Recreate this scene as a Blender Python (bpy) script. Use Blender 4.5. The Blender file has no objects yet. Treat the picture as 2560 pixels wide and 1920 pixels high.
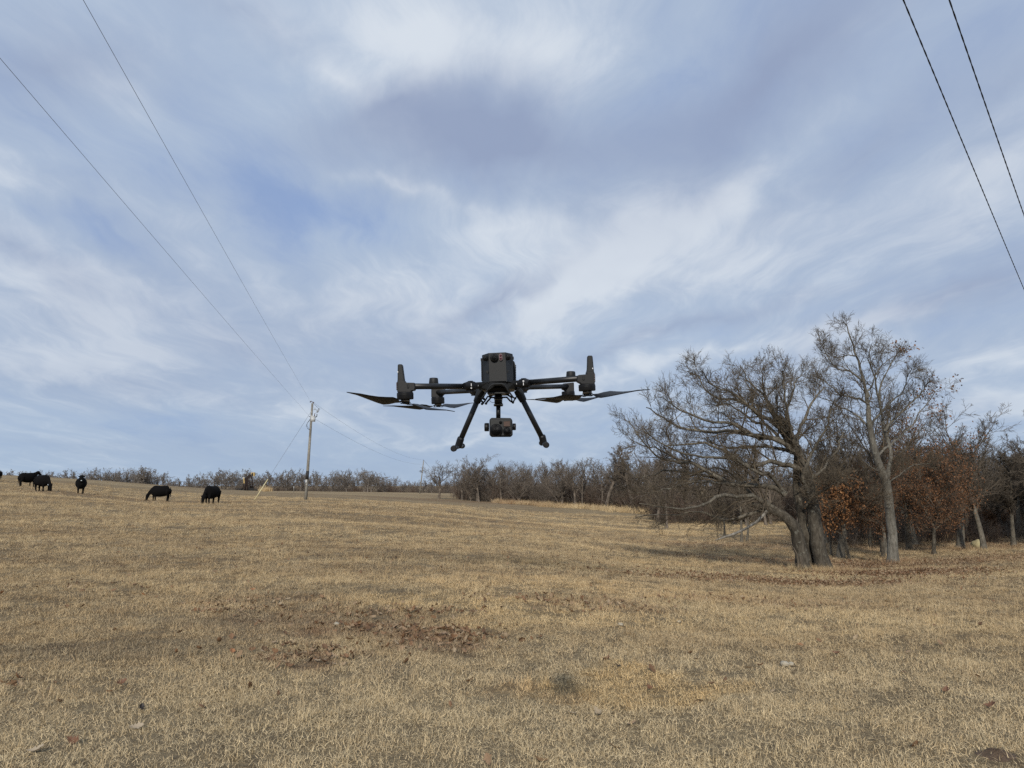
import bpy, math, random
import numpy as np
from mathutils import Vector, Matrix, Euler

random.seed(7)
RNG = np.random.default_rng(7)
SC = bpy.context.scene
COL = SC.collection

# ------------------------------------------------------------------ camera
F = 1828.0                      # focal length in pixels of a 2560 px wide frame
CAMZ = 1.6
TH = math.atan(248.0 / F)       # upward pitch
cam_d = bpy.data.cameras.new("camera")
cam = bpy.data.objects.new("camera", cam_d)
COL.objects.link(cam)
cam_d.sensor_width = 36.0
cam_d.lens = 36.0 * F / 2560.0
cam_d.clip_start = 0.05
cam_d.clip_end = 6000
cam.location = (0, 0, CAMZ)
cam.rotation_euler = (math.pi / 2 + TH, 0, 0)
SC.camera = cam
CT, ST = math.cos(TH), math.sin(TH)


def ray(px, py):
    a = (px - 1280.0) / F
    b = (960.0 - py) / F
    return (a, CT - ST * b, ST + CT * b)


def P(px, py, Y):
    """world point seen at photo pixel (px, py) at the distance Y ahead"""
    r = ray(px, py)
    t = Y / r[1]
    return np.array((r[0] * t, Y, CAMZ + r[2] * t))


# ------------------------------------------------------------------ world
SC.view_settings.view_transform = 'Standard'
SC.view_settings.look = 'None'
SC.view_settings.exposure = 0.0
SC.view_settings.gamma = 1.0
SC.view_settings.use_curve_mapping = False

SUN_EL = math.radians(29.5)
SUN_H = Vector((-0.135, -1.0, 0)).normalized()          # towards the sun, on the ground plane
sun_d = bpy.data.lights.new("sun", 'SUN')
sun_d.energy = 2.9
sun_d.angle = math.radians(2.5)
sun_d.color = (1.0, 0.93, 0.83)
sun = bpy.data.objects.new("sun", sun_d)
COL.objects.link(sun)
tosun = Vector((SUN_H.x * math.cos(SUN_EL), SUN_H.y * math.cos(SUN_EL), math.sin(SUN_EL)))
sun.rotation_euler = tosun.to_track_quat('Z', 'Y').to_euler()
sun.location = (0, -20, 30)

W = bpy.data.worlds.new("World")
SC.world = W
W.use_nodes = True
WT = W.node_tree
WT.nodes.clear()


class NT:
    """little node-tree writer"""
    def __init__(s, t):
        s.t = t

    def n(s, typ, **kw):
        nd = s.t.nodes.new(typ)
        for k, v in kw.items():
            setattr(nd, k, v)
        return nd

    def link(s, a, b):
        s.t.links.new(a, b)

    def put(s, sock, v):
        if isinstance(v, bpy.types.NodeSocket):
            s.link(v, sock)
        elif v is not None:
            sock.default_value = v

    def math(s, op, a, b=None, c=None, clamp=False):
        nd = s.n('ShaderNodeMath', operation=op)
        nd.use_clamp = clamp
        s.put(nd.inputs[0], a)
        s.put(nd.inputs[1], b)
        s.put(nd.inputs[2], c)
        return nd.outputs[0]

    def vmath(s, op, a, b=None):
        nd = s.n('ShaderNodeVectorMath', operation=op)
        s.put(nd.inputs[0], a)
        if op == 'SCALE':
            s.put(nd.inputs[3], b)
        else:
            s.put(nd.inputs[1], b)
        return nd.outputs[0]

    def noise(s, vec, scale, detail=4, rough=0.5, dist=0.0, col=False):
        nd = s.n('ShaderNodeTexNoise')
        s.put(nd.inputs['Vector'], vec)
        nd.inputs['Scale'].default_value = scale
        nd.inputs['Detail'].default_value = detail
        nd.inputs['Roughness'].default_value = rough
        nd.inputs['Distortion'].default_value = dist
        return nd.outputs['Color' if col else 'Fac']

    def mapping(s, vec, loc=(0, 0, 0), rot=(0, 0, 0), sc=(1, 1, 1), typ='POINT'):
        nd = s.n('ShaderNodeMapping', vector_type=typ)
        s.put(nd.inputs['Vector'], vec)
        nd.inputs['Location'].default_value = loc
        nd.inputs['Rotation'].default_value = rot
        nd.inputs['Scale'].default_value = sc
        return nd.outputs[0]

    def mix(s, f, a, b, typ='MIX'):
        nd = s.n('ShaderNodeMix', data_type='RGBA', blend_type=typ)
        s.put(nd.inputs[0], f)
        s.put(nd.inputs[6], a if isinstance(a, bpy.types.NodeSocket) else (*a, 1) if len(a) == 3 else a)
        s.put(nd.inputs[7], b if isinstance(b, bpy.types.NodeSocket) else (*b, 1) if len(b) == 3 else b)
        return nd.outputs[2]

    def ramp(s, f, stops, interp='LINEAR'):
        nd = s.n('ShaderNodeValToRGB')
        s.put(nd.inputs[0], f)
        cr = nd.color_ramp
        cr.interpolation = interp
        while len(cr.elements) < len(stops):
            cr.elements.new(0.5)
        for e, (p, c) in zip(cr.elements, stops):
            e.position = p
            e.color = (*c, 1) if len(c) == 3 else c
        return nd.outputs[0]

    def smooth(s, v, lo, hi):
        nd = s.n('ShaderNodeMapRange', interpolation_type='SMOOTHSTEP')
        s.put(nd.inputs[0], v)
        nd.inputs[1].default_value = lo
        nd.inputs[2].default_value = hi
        return nd.outputs[0]


def build_sky():
    k = NT(WT)
    tc = k.n('ShaderNodeTexCoord').outputs['Generated']
    d = k.vmath('NORMALIZE', tc)
    sep = k.n('ShaderNodeSeparateXYZ')
    k.link(d, sep.inputs[0])
    zz = k.math('MAXIMUM', sep.outputs[2], 0.0)
    zq = k.math('ADD', zz, 0.13)
    comb = k.n('ShaderNodeCombineXYZ')
    k.link(k.math('DIVIDE', sep.outputs[0], zq), comb.inputs[0])
    k.link(k.math('DIVIDE', sep.outputs[1], zq), comb.inputs[1])
    uv = comb.outputs[0]
    # warp
    w1 = k.vmath('SUBTRACT', k.noise(uv, 0.9, 3, 0.5, col=True), (0.5, 0.5, 0.5))
    uvw = k.vmath('ADD', uv, k.vmath('SCALE', w1, 0.9))
    n1 = k.noise(k.mapping(uvw, loc=(3.1, 1.7, 0), rot=(0, 0, math.radians(12)), sc=(1.0, 0.45, 1)), 1.15, 7, 0.55)
    n2 = k.noise(k.mapping(uvw, loc=(9, 4, 0), rot=(0, 0, math.radians(-22)), sc=(1.0, 0.22, 1)), 3.4, 8, 0.62)
    n3 = k.noise(k.mapping(uvw, loc=(1, 8, 2), rot=(0, 0, math.radians(25)), sc=(0.8, 0.5, 1)), 0.8, 4, 0.5)
    # ragged direction for the placed cloud masses
    w2 = k.vmath('SUBTRACT', k.noise(d, 3.2, 5, 0.6, col=True), (0.5, 0.5, 0.5))
    dw = k.vmath('ADD', d, k.vmath('SCALE', w2, 0.17))

    def masses(lst, acc):
        for (x, y, hw, hh, ang, amp) in lst:
            x, y, hw, hh = x * 1.1573, y * 1.1573, hw * 1.1573, hh * 1.1573
            c = Vector(ray(x, y)).normalized()
            right = Vector((c.y, -c.x, 0)).normalized()
            up = right.cross(c).normalized()
            a = math.radians(ang)
            e1 = right * math.cos(a) + up * math.sin(a)
            e2 = -right * math.sin(a) + up * math.cos(a)
            m = Matrix((e1, e2, e1.cross(e2))).transposed()
            mp = k.mapping(dw, loc=c, rot=m.to_euler('XYZ'),
                           sc=(2.1 * hw / F * c.y, 2.1 * hh / F * c.y, 0.9), typ='TEXTURE')
            g = k.n('ShaderNodeTexGradient', gradient_type='SPHERICAL')
            k.link(mp, g.inputs[0])
            f = g.outputs['Fac']
            sq = k.math('MULTIPLY', f, f)
            acc = k.math('MULTIPLY_ADD', sq, amp * 1.35, acc)
        return acc

    bright = [(900, 80, 330, 95, -12, .27), (740, 170, 190, 50, -32, .25), (1180, 90, 260, 90, 5, .18),
              (860, 425, 190, 22, -6, .32), (1120, 490, 220, 55, 8, .28), (850, 640, 360, 110, 12, .34),
              (1180, 650, 210, 22, 26, .30), (40, 330, 200, 90, -20, .26), (110, 610, 220, 110, -25, .28),
              (360, 640, 280, 60, -35, .20), (90, 790, 170, 55, -5, .24), (640, 890, 330, 34, 3, .20),
              (1520, 430, 380, 70, 36, .20), (1920, 715, 190, 22, 16, .32), (2150, 800, 170, 40, 5, .36),
              (1500, 785, 330, 24, 9, .34), (2080, 520, 200, 60, 25, .18), (960, 936, 190, 9, 5, .32),
              (2190, 890, 130, 26, 4, .30), (1300, 560, 220, 40, 30, .18), (280, 170, 200, 40, -30, .16),
              (1800, 40, 260, 60, 15, .12), (560, 600, 160, 40, -40, .16)]
    blue = [(610, 440, 260, 85, -22, .36), (790, 510, 200, 50, -14, .22), (80, 395, 200, 40, -25, .26),
            (250, 470, 160, 36, -32, .20), (700, 690, 80, 40, 0, .0), (520, 600, 100, 60, -50, .12),
            (1250, 950, 500, 26, 2, .14), (400, 960, 500, 34, 0, .16), (1950, 830, 160, 22, 8, .20),
            (2000, 640, 220, 36, 12, .18)]
    shade = [(1090, 310, 340, 105, 4, .95), (880, 250, 220, 60, 20, .40), (130, 110, 260, 90, 10, .40),
             (1640, 150, 360, 100, 36, .62), (1060, 640, 170, 24, 26, .45), (2080, 650, 260, 46, 16, .46),
             (260, 850, 230, 56, -8, .32), (1420, 735, 340, 20, 12, .40), (1850, 300, 260, 60, 34, .26),
             (60, 500, 160, 40, -30, .26), (2150, 180, 160, 80, 30, .22), (500, 20, 220, 50, -10, .26),
             (560, 780, 160, 40, -20, .18)]
    D = k.math('MULTIPLY_ADD', k.math('SUBTRACT', n1, 0.5), 1.15, 0.50)
    D = k.math('MULTIPLY_ADD', k.math('SUBTRACT', n2, 0.5), 1.35, D)
    D = masses(bright, D)
    D = masses([(a, b, c, e, f, -g) for a, b, c, e, f, g in blue], D)
    S = k.math('MULTIPLY_ADD', k.math('SUBTRACT', n3, 0.5), 1.3, 0.14)
    S = k.math('MULTIPLY_ADD', k.math('SUBTRACT', n2, 0.5), -0.25, S)
    S = masses(shade, S)
    S = k.math('MINIMUM', k.math('MAXIMUM', S, 0.0), 0.9)
    sky = k.n('ShaderNodeTexSky', sky_type='NISHITA')
    sky.sun_disc = False
    sky.sun_elevation = SUN_EL
    sky.sun_rotation = math.atan2(SUN_H.x, SUN_H.y)
    sky.altitude = 250
    clear = k.mix(0.88, sky.outputs[0], (2.8, 3.95, 6.5))
    low = k.smooth(D, -0.20, 0.55)
    high = k.smooth(D, 0.42, 1.0)
    col = k.mix(low, clear, (4.30, 5.25, 6.75))
    col = k.mix(high, col, (6.75, 7.35, 8.15))
    col = k.mix(S, col, (2.90, 3.55, 5.15))
    # the pale, slightly green band above the horizon
    hz = k.math('POWER', k.math('SUBTRACT', 1.0, zz), 11.0)
    col = k.mix(k.math('MULTIPLY', hz, 0.62), col, (3.95, 5.15, 6.60))
    bg = k.n('ShaderNodeBackground')
    k.link(col, bg.inputs[0])
    bg.inputs[1].default_value = 0.1
    out = k.n('ShaderNodeOutputWorld')
    k.link(bg.outputs[0], out.inputs[0])
    W.cycles.sampling_method = 'MANUAL'
    W.cycles.sample_map_resolution = 512


build_sky()
SC.cycles.max_bounces = 5
SC.cycles.diffuse_bounces = 2
SC.cycles.glossy_bounces = 2
SC.cycles.transparent_max_bounces = 4
SC.cycles.use_denoising = False
SC.cycles.sample_clamp_indirect = 1.5
SC.cycles.sample_clamp_direct = 3.0
SC.cycles.caustics_reflective = False
SC.cycles.caustics_refractive = False
SC.cycles.use_adaptive_sampling = True

# ------------------------------------------------------------------ relief of the land
COLS = np.array([-900, 0, 200, 400, 620, 770, 1060, 1300, 1600, 2030, 2230, 2560, 3400], float)
ROWS = np.array([3, 8, 15, 22, 27, 40, 60, 74, 90, 115, 150, 200, 240, 310, 450, 900, 3000], float)
ZT = np.array([
    # -900    0   200   400   770  1060  1300  1600  2030  2230  2560  3400
    [0.0, 0.0, 0.0, 0.0, 0, 0.0, 0.0, 0.0, 0.0, 0.0, 0.0, 0.0, 0.0],
    [0.0, 0.0, 0.0, 0.0, 0, 0.0, 0.0, 0.0, -.05, -.07, -.06, -.05, 0.0],
    [0.15, .12, .08, .05, 0, 0.0, -.05, -.12, -.30, -.48, -.45, -.35, -.2],
    [0.3, .22, .15, .10, 0.03, 0.0, -.10, -.25, -.65, -1.02, -1.0, -.80, -.4],
    [0.4, .32, .20, .10, 0.05, 0.0, -.15, -.40, -.95, -1.25, -1.25, -.98, -.6],
    [0.7, .60, .40, .12, 0.05, 0.0, -.25, -.80, -1.45, -1.50, -1.55, -1.35, -.9],
    [1.3, 1.05, .72, -.05, 0.0, 0.02, -.40, -1.2, -1.95, -1.75, -1.8, -1.65, -1.2],
    [1.8, 1.45, 1.0, .10, 0.02, -.08, -.60, -1.5, -2.25, -1.9, -1.9, -1.7, -1.3],
    [2.3, 2.15, 1.5, .60, -0.02, -.15, -.80, -1.75, -2.45, -2.1, -2.0, -1.8, -1.4],
    [3.2, 3.05, 2.3, 1.35, -0.03, -.22, -1.1, -1.95, -2.7, -2.3, -2.2, -2.0, -1.5],
    [3.0, 2.9, 2.4, 1.25, -0.02, -.38, -1.45, -2.3, -2.9, -2.5, -2.4, -2.2, -2.0],
    [1.0, 1.0, 1.2, .55, -0.5, -.60, -1.2, -2.0, -3.2, -3.0, -3.0, -3.0, -3.0],
    [-1., -1.0, -.5, .0, -0.95, -.95, -1.3, -2.0, -3.6, -4.0, -4.0, -4.0, -4.0],
    [-4., -4.0, -3.5, -3., -3.4, -3.6, -3.2, -3.4, -4.5, -5.0, -5.0, -5.0, -5.0],
    [-6., -6.0, -6.0, -6., -6, -6.0, -6.0, -6.0, -6.0, -6.0, -6.0, -6.0, -6.0],
    [-8., -8.0, -8.0, -8., -8, -8.0, -8.0, -8.0, -8.0, -8.0, -8.0, -8.0, -8.0],
    [-9., -9.0, -9.0, -9., -9, -9.0, -9.0, -9.0, -9.0, -9.0, -9.0, -9.0, -9.0],
])
GA = np.linspace(-1.25, 1.25, 160)
GL = np.linspace(math.log(3), math.log(3000), 220)
_tmp = np.zeros((len(ROWS), len(GA)))
for i in range(len(ROWS)):
    _tmp[i] = np.interp(GA, (COLS - 1280) / F, ZT[i])
GZ = np.zeros((len(GL), len(GA)))
for j in range(len(GA)):
    GZ[:, j] = np.interp(GL, np.log(ROWS), _tmp[:, j])


def blur(a, n, ax):
    kx = np.exp(-np.linspace(-2, 2, 2 * n + 1) ** 2)
    kx /= kx.sum()
    pad = [(0, 0), (0, 0)]
    pad[ax] = (n, n)
    b = np.pad(a, pad, mode='edge')
    return np.apply_along_axis(lambda m: np.convolve(m, kx, mode='valid'), ax, b)


GZ = blur(blur(GZ, 5, 0), 7, 1)


def gz(x, y):
    """height of the ground"""
    x = np.asarray(x, float)
    y = np.asarray(y, float)
    Y = np.maximum(y, 3.0)
    a = np.clip(x / np.sqrt(Y * Y + 0.0), -1.249, 1.249)
    fi = (np.log(np.clip(Y, 3, 2999)) - GL[0]) / (GL[1] - GL[0])
    fj = (a - GA[0]) / (GA[1] - GA[0])
    i = np.clip(fi.astype(int), 0, len(GL) - 2)
    j = np.clip(fj.astype(int), 0, len(GA) - 2)
    u, v = fi - i, fj - j
    z = (GZ[i, j] * (1 - u) * (1 - v) + GZ[i + 1, j] * u * (1 - v) + GZ[i, j + 1] * (1 - u) * v + GZ[i + 1, j + 1] * u * v)
    w = np.clip((y - 1) / 6, 0, 1)
    z = z * w
    z = z + 0.06 * np.clip((y - 9) / 20, 0, 1) * np.sin(x * .33 + 1.2 * np.sin(y * .21)) * np.sin(y * .62 + x * .15)
    z = z + 0.022 * np.sin(x * 1.1 + 1.3 * np.sin(y * .7)) * np.cos(y * 0.9 + np.sin(x * .5)) \
        + 0.045 * np.sin(x * .31 + y * .22 + 2) * np.cos(y * .27 - x * .12) \
        + 0.012 * np.sin(x * 3.1 + y * 1.7) * np.sin(y * 2.9 - x * .8)
    return z


def GP(px, Y):
    """ground point straight ahead along the photo column px at distance Y"""
    x = (px - 1280) / F * Y * CT          # near the horizon row
    return np.array((x, Y, float(gz(x, Y))))


# ------------------------------------------------------------------ mesh helpers
def mesh_np(name, V, Q=None, T=None, mat=None, smooth=False, mats=None, mi=None):
    V = np.asarray(V, np.float32)
    me = bpy.data.meshes.new(name)
    nq = 0 if Q is None else len(Q)
    nt = 0 if T is None else len(T)
    me.vertices.add(len(V))
    me.vertices.foreach_set('co', V.ravel())
    idx = []
    st = []
    if nq:
        idx.append(np.asarray(Q, np.int32).ravel())
        st.append(np.arange(nq, dtype=np.int32) * 4)
    if nt:
        idx.append(np.asarray(T, np.int32).ravel())
        st.append(nq * 4 + np.arange(nt, dtype=np.int32) * 3)
    idx = np.concatenate(idx)
    me.loops.add(len(idx))
    me.loops.foreach_set('vertex_index', idx)
    me.polygons.add(nq + nt)
    me.polygons.foreach_set('loop_start', np.concatenate(st))
    if smooth:
        me.polygons.foreach_set('use_smooth', np.ones(nq + nt, bool))
    if mats:
        for m in mats:
            me.materials.append(m)
        if mi is not None:
            me.polygons.foreach_set('material_index', np.asarray(mi, np.int32))
    elif mat:
        me.materials.append(mat)
    me.update(calc_edges=True)
    return me


def link(name, me, parent=None, loc=None):
    o = bpy.data.objects.new(name, me)
    COL.objects.link(o)
    if parent is not None:
        o.parent = parent
    if loc is not None:
        o.location = loc
    return o


def tag(o, label=None, cat=None, group=None, kind=None):
    if label:
        o['label'] = label
    if cat:
        o['category'] = cat
    if group:
        o['group'] = group
    if kind:
        o['kind'] = kind
    return o


def empty(name, loc, rz=0.0):
    o = bpy.data.objects.new(name, None)
    COL.objects.link(o)
    o.empty_display_size = 0.2
    o.location = loc
    o.rotation_euler = (0, 0, rz)
    return o


def root_origin(o):
    v = Vector((0, 0, 0))
    while o is not None:
        v = v + Vector(o.location)
        o = o.parent
    return v


class MB:
    """collects shapes in world coordinates; build() makes ONE object of them"""
    def __init__(s):
        s.v, s.f, s.sm = [], [], []

    def add(s, vs, fs, sm=False):
        b = len(s.v)
        s.v += [tuple(map(float, q)) for q in vs]
        for f in fs:
            s.f.append([b + i for i in f])
            s.sm.append(sm)
        return s

    def tube(s, pts, rad, n=8, cap=True, ref=None, flat=None, sm=True, close_tip=False):
        """rad: number, list, or list of (ra, rb)"""
        pts = [Vector(p) for p in pts]
        m = len(pts)
        if not isinstance(rad, (list, tuple)):
            rad = [rad] * m
        ref = Vector(ref) if ref is not None else None
        vs = []
        prev = None
        for i, p in enumerate(pts):
            t = (pts[min(i + 1, m - 1)] - pts[max(i - 1, 0)])
            if t.length < 1e-9:
                t = Vector((0, 0, 1))
            t.normalize()
            if ref is not None:
                u = (ref - t * ref.dot(t))
            elif prev is not None:
                u = prev - t * prev.dot(t)
            else:
                q = Vector((0, 0, 1)) if abs(t.z) < .9 else Vector((1, 0, 0))
                u = q - t * q.dot(t)
            if u.length < 1e-6:
                u = t.orthogonal()
            u.normalize()
            prev = u
            w = t.cross(u)
            r = rad[i]
            ra, rb = r if isinstance(r, (tuple, list)) else (r, r)
            for k in range(n):
                a = 2 * math.pi * (k + .5) / n
                vs.append(p + u * (ra * math.cos(a)) + w * (rb * math.sin(a)))
        fs = []
        for i in range(m - 1):
            for k in range(n):
                fs.append((i * n + k, i * n + (k + 1) % n, (i + 1) * n + (k + 1) % n, (i + 1) * n + k))
        s.add(vs, fs, sm)
        if cap:
            b = len(s.v) - len(vs)
            s.f.append([b + k for k in range(n)][::-1])
            s.f.append([b + (m - 1) * n + k for k in range(n)])
            s.sm += [False, False]
        return s

    def prism(s, poly, back):
        """polygon (list of points) swept by the vector back"""
        back = Vector(back)
        a = [Vector(p) for p in poly]
        b = [p + back for p in a]
        n = len(a)
        fs = [list(range(n)), list(range(2 * n - 1, n - 1, -1))]
        fs += [(i, i + n, (i + 1) % n + n, (i + 1) % n) for i in range(n)]
        return s.add(a + b, fs)

    def box(s, c, sx, sy, sz, X=(1, 0, 0), Y=(0, 1, 0), Z=(0, 0, 1)):
        c, X, Y, Z = Vector(c), Vector(X), Vector(Y), Vector(Z)
        vs = [c + X * (sx / 2 * i) + Y * (sy / 2 * j) + Z * (sz / 2 * k) for k in (-1, 1) for j in (-1, 1) for i in (-1, 1)]
        return s.add(vs, [(0, 2, 3, 1), (4, 5, 7, 6), (0, 1, 5, 4), (2, 6, 7, 3), (0, 4, 6, 2), (1, 3, 7, 5)])

    def ball(s, c, r, n=12, m=8, sc=(1, 1, 1)):
        c = Vector(c)
        vs = []
        for i in range(m + 1):
            th = math.pi * i / m
            for k in range(n):
                a = 2 * math.pi * k / n
                vs.append(c + Vector((r * sc[0] * math.sin(th) * math.cos(a), r * sc[1] * math.sin(th) * math.sin(a), r * sc[2] * math.cos(th))))
        fs = [(i * n + k, (i + 1) * n + k, (i + 1) * n + (k + 1) % n, i * n + (k + 1) % n) for i in range(m) for k in range(n)]
        return s.add(vs, fs, True)

    def build(s, name, mat, parent=None, bevel=0, segs=2, loc=None):
        o_ = root_origin(parent) if parent is not None else Vector(loc or (0, 0, 0))
        me = bpy.data.meshes.new(name)
        me.from_pydata([tuple(Vector(v) - o_) for v in s.v], [], s.f)
        me.polygons.foreach_set('use_smooth', s.sm)
        me.materials.append(mat)
        me.update()
        o = link(name, me, parent)
        if parent is None:
            o.location = o_
        if bevel:
            m = o.modifiers.new('bevel', 'BEVEL')
            m.width = bevel
            m.segments = segs
            m.limit_method = 'ANGLE'
            m.angle_limit = math.radians(35)
        return o


# ------------------------------------------------------------------ materials
def principled(name, col, rough=0.7, metal=0.0, spec=0.5, var=0.0, vscale=20.0, bump=0.0, bscale=60.0, coat=0.0):
    m = bpy.data.materials.new(name)
    m.use_nodes = True
    k = NT(m.node_tree)
    b = m.node_tree.nodes['Principled BSDF']
    b.inputs['Roughness'].default_value = rough
    b.inputs['Metallic'].default_value = metal
    b.inputs['Specular IOR Level'].default_value = spec
    b.inputs['Coat Weight'].default_value = coat
    tc = k.n('ShaderNodeTexCoord').outputs['Object']
    if var:
        n = k.noise(tc, vscale, 5, 0.6)
        c = k.mix(n, tuple(max(0, v * (1 - var)) for v in col), tuple(v * (1 + var) for v in col))
        k.link(c, b.inputs['Base Color'])
    else:
        b.inputs['Base Color'].default_value = (*col, 1)
    if bump:
        bn = k.n('ShaderNodeBump')
        bn.inputs['Strength'].default_value = bump
        bn.inputs['Distance'].default_value = 0.02
        k.link(k.noise(tc, bscale, 4, 0.6), bn.inputs['Height'])
        k.link(bn.outputs[0], b.inputs['Normal'])
    return m


def bark_mat(name, dark, light, scale, lichen=0.0):
    m = bpy.data.materials.new(name)
    m.use_nodes = True
    k = NT(m.node_tree)
    b = m.node_tree.nodes['Principled BSDF']
    b.inputs['Roughness'].default_value = 0.95
    b.inputs['Specular IOR Level'].default_value = 0.15
    tc = k.n('ShaderNodeTexCoord').outputs['Object']
    st = k.mapping(tc, sc=(1, 1, 0.28))
    n = k.noise(st, scale, 6, 0.65)
    c = k.mix(k.smooth(n, 0.3, 0.7), dark, light)
    big = k.noise(tc, 1.3, 3, 0.5)
    c = k.mix(k.math('MULTIPLY', k.smooth(big, 0.35, 0.7), 0.55), c, tuple(v * 0.45 for v in dark))
    if lichen:
        l = k.smooth(k.noise(tc, 9.0, 6, 0.7), 0.56, 0.66)
        c = k.mix(k.math('MULTIPLY', l, lichen), c, (0.30, 0.30, 0.25))
    k.link(c, b.inputs['Base Color'])
    bn = k.n('ShaderNodeBump')
    bn.inputs['Strength'].default_value = 0.8
    bn.inputs['Distance'].default_value = 0.03
    k.link(n, bn.inputs['Height'])
    k.link(bn.outputs[0], b.inputs['Normal'])
    return m


# colour of the winter pasture as a shared node group, read by the soil sheet and by the grass on it
def pasture_group():
    g = bpy.data.node_groups.new('pasture_colour', 'ShaderNodeTree')
    g.interface.new_socket('Color', in_out='OUTPUT', socket_type='NodeSocketColor')
    g.interface.new_socket('Litter', in_out='OUTPUT', socket_type='NodeSocketFloat')
    k = NT(g)
    pos = k.n('ShaderNodeNewGeometry').outputs['Position']
    p2 = k.mapping(pos, sc=(1, 1, 0))
    big = k.noise(k.mapping(p2, sc=(0.45, 1.5, 1)), 0.10, 6, 0.6)
    mid = k.noise(k.mapping(p2, sc=(0.7, 1.3, 1)), 0.55, 6, 0.6)
    fine = k.noise(p2, 3.3, 5, 0.65)
    c = k.mix(k.smooth(big, 0.34, 0.66), (0.235, 0.170, 0.100), (0.375, 0.292, 0.176))
    c = k.mix(k.math('MULTIPLY', k.smooth(mid, 0.50, 0.74), 0.75), c, (0.165, 0.115, 0.070))
    c = k.mix(k.math('MULTIPLY', k.smooth(mid, 0.46, 0.28), 0.55), c, (0.43, 0.335, 0.20))
    c = k.mix(k.math('MULTIPLY', k.smooth(fine, 0.50, 0.68), 0.55), c, (0.15, 0.105, 0.066))
    cl = k.noise(p2, 1.5, 4, 0.7)
    c = k.mix(k.math('MULTIPLY', k.smooth(cl, 0.53, 0.66), 0.50), c, (0.165, 0.115, 0.070))
    c = k.mix(k.math('MULTIPLY', k.smooth(fine, 0.42, 0.30), 0.35), c, (0.44, 0.36, 0.23))

    w = k.vmath('ADD', p2, k.vmath('SCALE', k.vmath('SUBTRACT', k.noise(p2, 0.8, 4, 0.6, col=True), (.5, .5, .5)), 2.2))
    w = k.mapping(w, sc=(1, 1, 0))

    def patch(x, y, rx, ry, rot=0.0):
        mp = k.mapping(w, loc=(x, y, 0), rot=(0, 0, rot), sc=(rx, ry, 1), typ='TEXTURE')
        gr = k.n('ShaderNodeTexGradient', gradient_type='SPHERICAL')
        k.link(mp, gr.inputs[0])
        return k.smooth(gr.outputs['Fac'], 0.0, 0.55)

    def at(px, Y):
        q = GP(px, Y)
        return q[0], q[1]
    for (px, Y, rx, ry, amt, col) in [
            (1900, 4.5, 9.0, 4.2, .55, (0.385, 0.320, 0.215)), (600, 4.2, 5.0, 2.2, .45, (0.37, 0.305, 0.20)),
            (1540, 6.15, 1.1, .55, .75, (0.42, 0.30, 0.150)), (1330, 5.9, .5, .3, .6, (0.40, 0.28, 0.15)),
            (1250, 9.6, 2.6, 1.7, .8, (0.42, 0.315, 0.175)), (1450, 12.5, 4.5, 1.5, .5, (0.40, 0.29, 0.16)),
            (2080, 20.6, 2.4, .6, .85, (0.42, 0.33, 0.19)), (1750, 20.5, 4.5, .8, .6, (0.38, 0.28, 0.16)),
            (2320, 27.5, 2.2, .5, .6, (0.42, 0.33, 0.2)), (1700, 50, 14, 5, .6, (0.40, 0.30, 0.17)),
            (1900, 62, 16, 6, .7, (0.42, 0.32, 0.18)), (80, 104, 30, 9, .7, (0.42, 0.33, 0.20)),
            (560, 160, 70, 20, .6, (0.42, 0.33, 0.20)), (900, 205, 60, 20, .6, (0.42, 0.33, 0.20)),
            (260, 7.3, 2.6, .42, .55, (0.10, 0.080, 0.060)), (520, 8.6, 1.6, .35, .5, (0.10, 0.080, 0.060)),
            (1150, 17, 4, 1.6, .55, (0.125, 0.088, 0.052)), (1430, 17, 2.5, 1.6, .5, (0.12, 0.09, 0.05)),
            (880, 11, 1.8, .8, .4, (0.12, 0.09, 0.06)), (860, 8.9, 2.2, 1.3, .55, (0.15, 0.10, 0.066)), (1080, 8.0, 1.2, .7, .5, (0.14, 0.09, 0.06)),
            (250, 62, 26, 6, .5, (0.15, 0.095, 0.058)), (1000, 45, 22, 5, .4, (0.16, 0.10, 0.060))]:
        x, y = at(px, Y)
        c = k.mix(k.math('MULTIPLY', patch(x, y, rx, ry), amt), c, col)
    lit = None
    for (px, Y, rx, ry, amt) in [
            (2000, 17.5, 3.2, 1.3, 1.0), (2240, 20.5, 2.8, 2.0, 1.0), (2150, 26, 3.5, 2.5, 1.0), (2480, 26, 5, 4, .75),
            (1780, 16.5, 3.5, .8, .7), (1900, 27.5, 5, 1.6, .8), (2300, 36, 12, 5, .9), (1950, 36, 9, 4, .7),
            (1480, 10.5, 1.6, .8, .5), (940, 8.4, 1.0, .55, .7), (1120, 7.9, .8, .45, .9), (780, 7.0, .75, .35, .9),
            (640, 10.2, 1.2, .6, .5), (1900, 12, 2.5, .9, .45), (1300, 10.8, 1.0, .5, .5), (1250, 135, 50, 22, .8), (2600, 40, 20, 9, .7)]:
        x, y = at(px, Y)
        v = k.math('MULTIPLY', patch(x, y, rx, ry), amt)
        lit = v if lit is None else k.math('MAXIMUM', lit, v)
    lit2 = k.math('MULTIPLY', lit, k.smooth(k.noise(p2, 2.2, 4, 0.6), 0.36, 0.56))
    c = k.mix(k.math('MULTIPLY', lit2, 0.82), c, (0.170, 0.095, 0.058))
    c = k.mix(1.0, c, (1.04, .985, .89), 'MULTIPLY')
    go = k.n('NodeGroupOutput')
    k.link(c, go.inputs[0])
    k.link(lit2, go.inputs[1])
    return g


PG = pasture_group()


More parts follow.
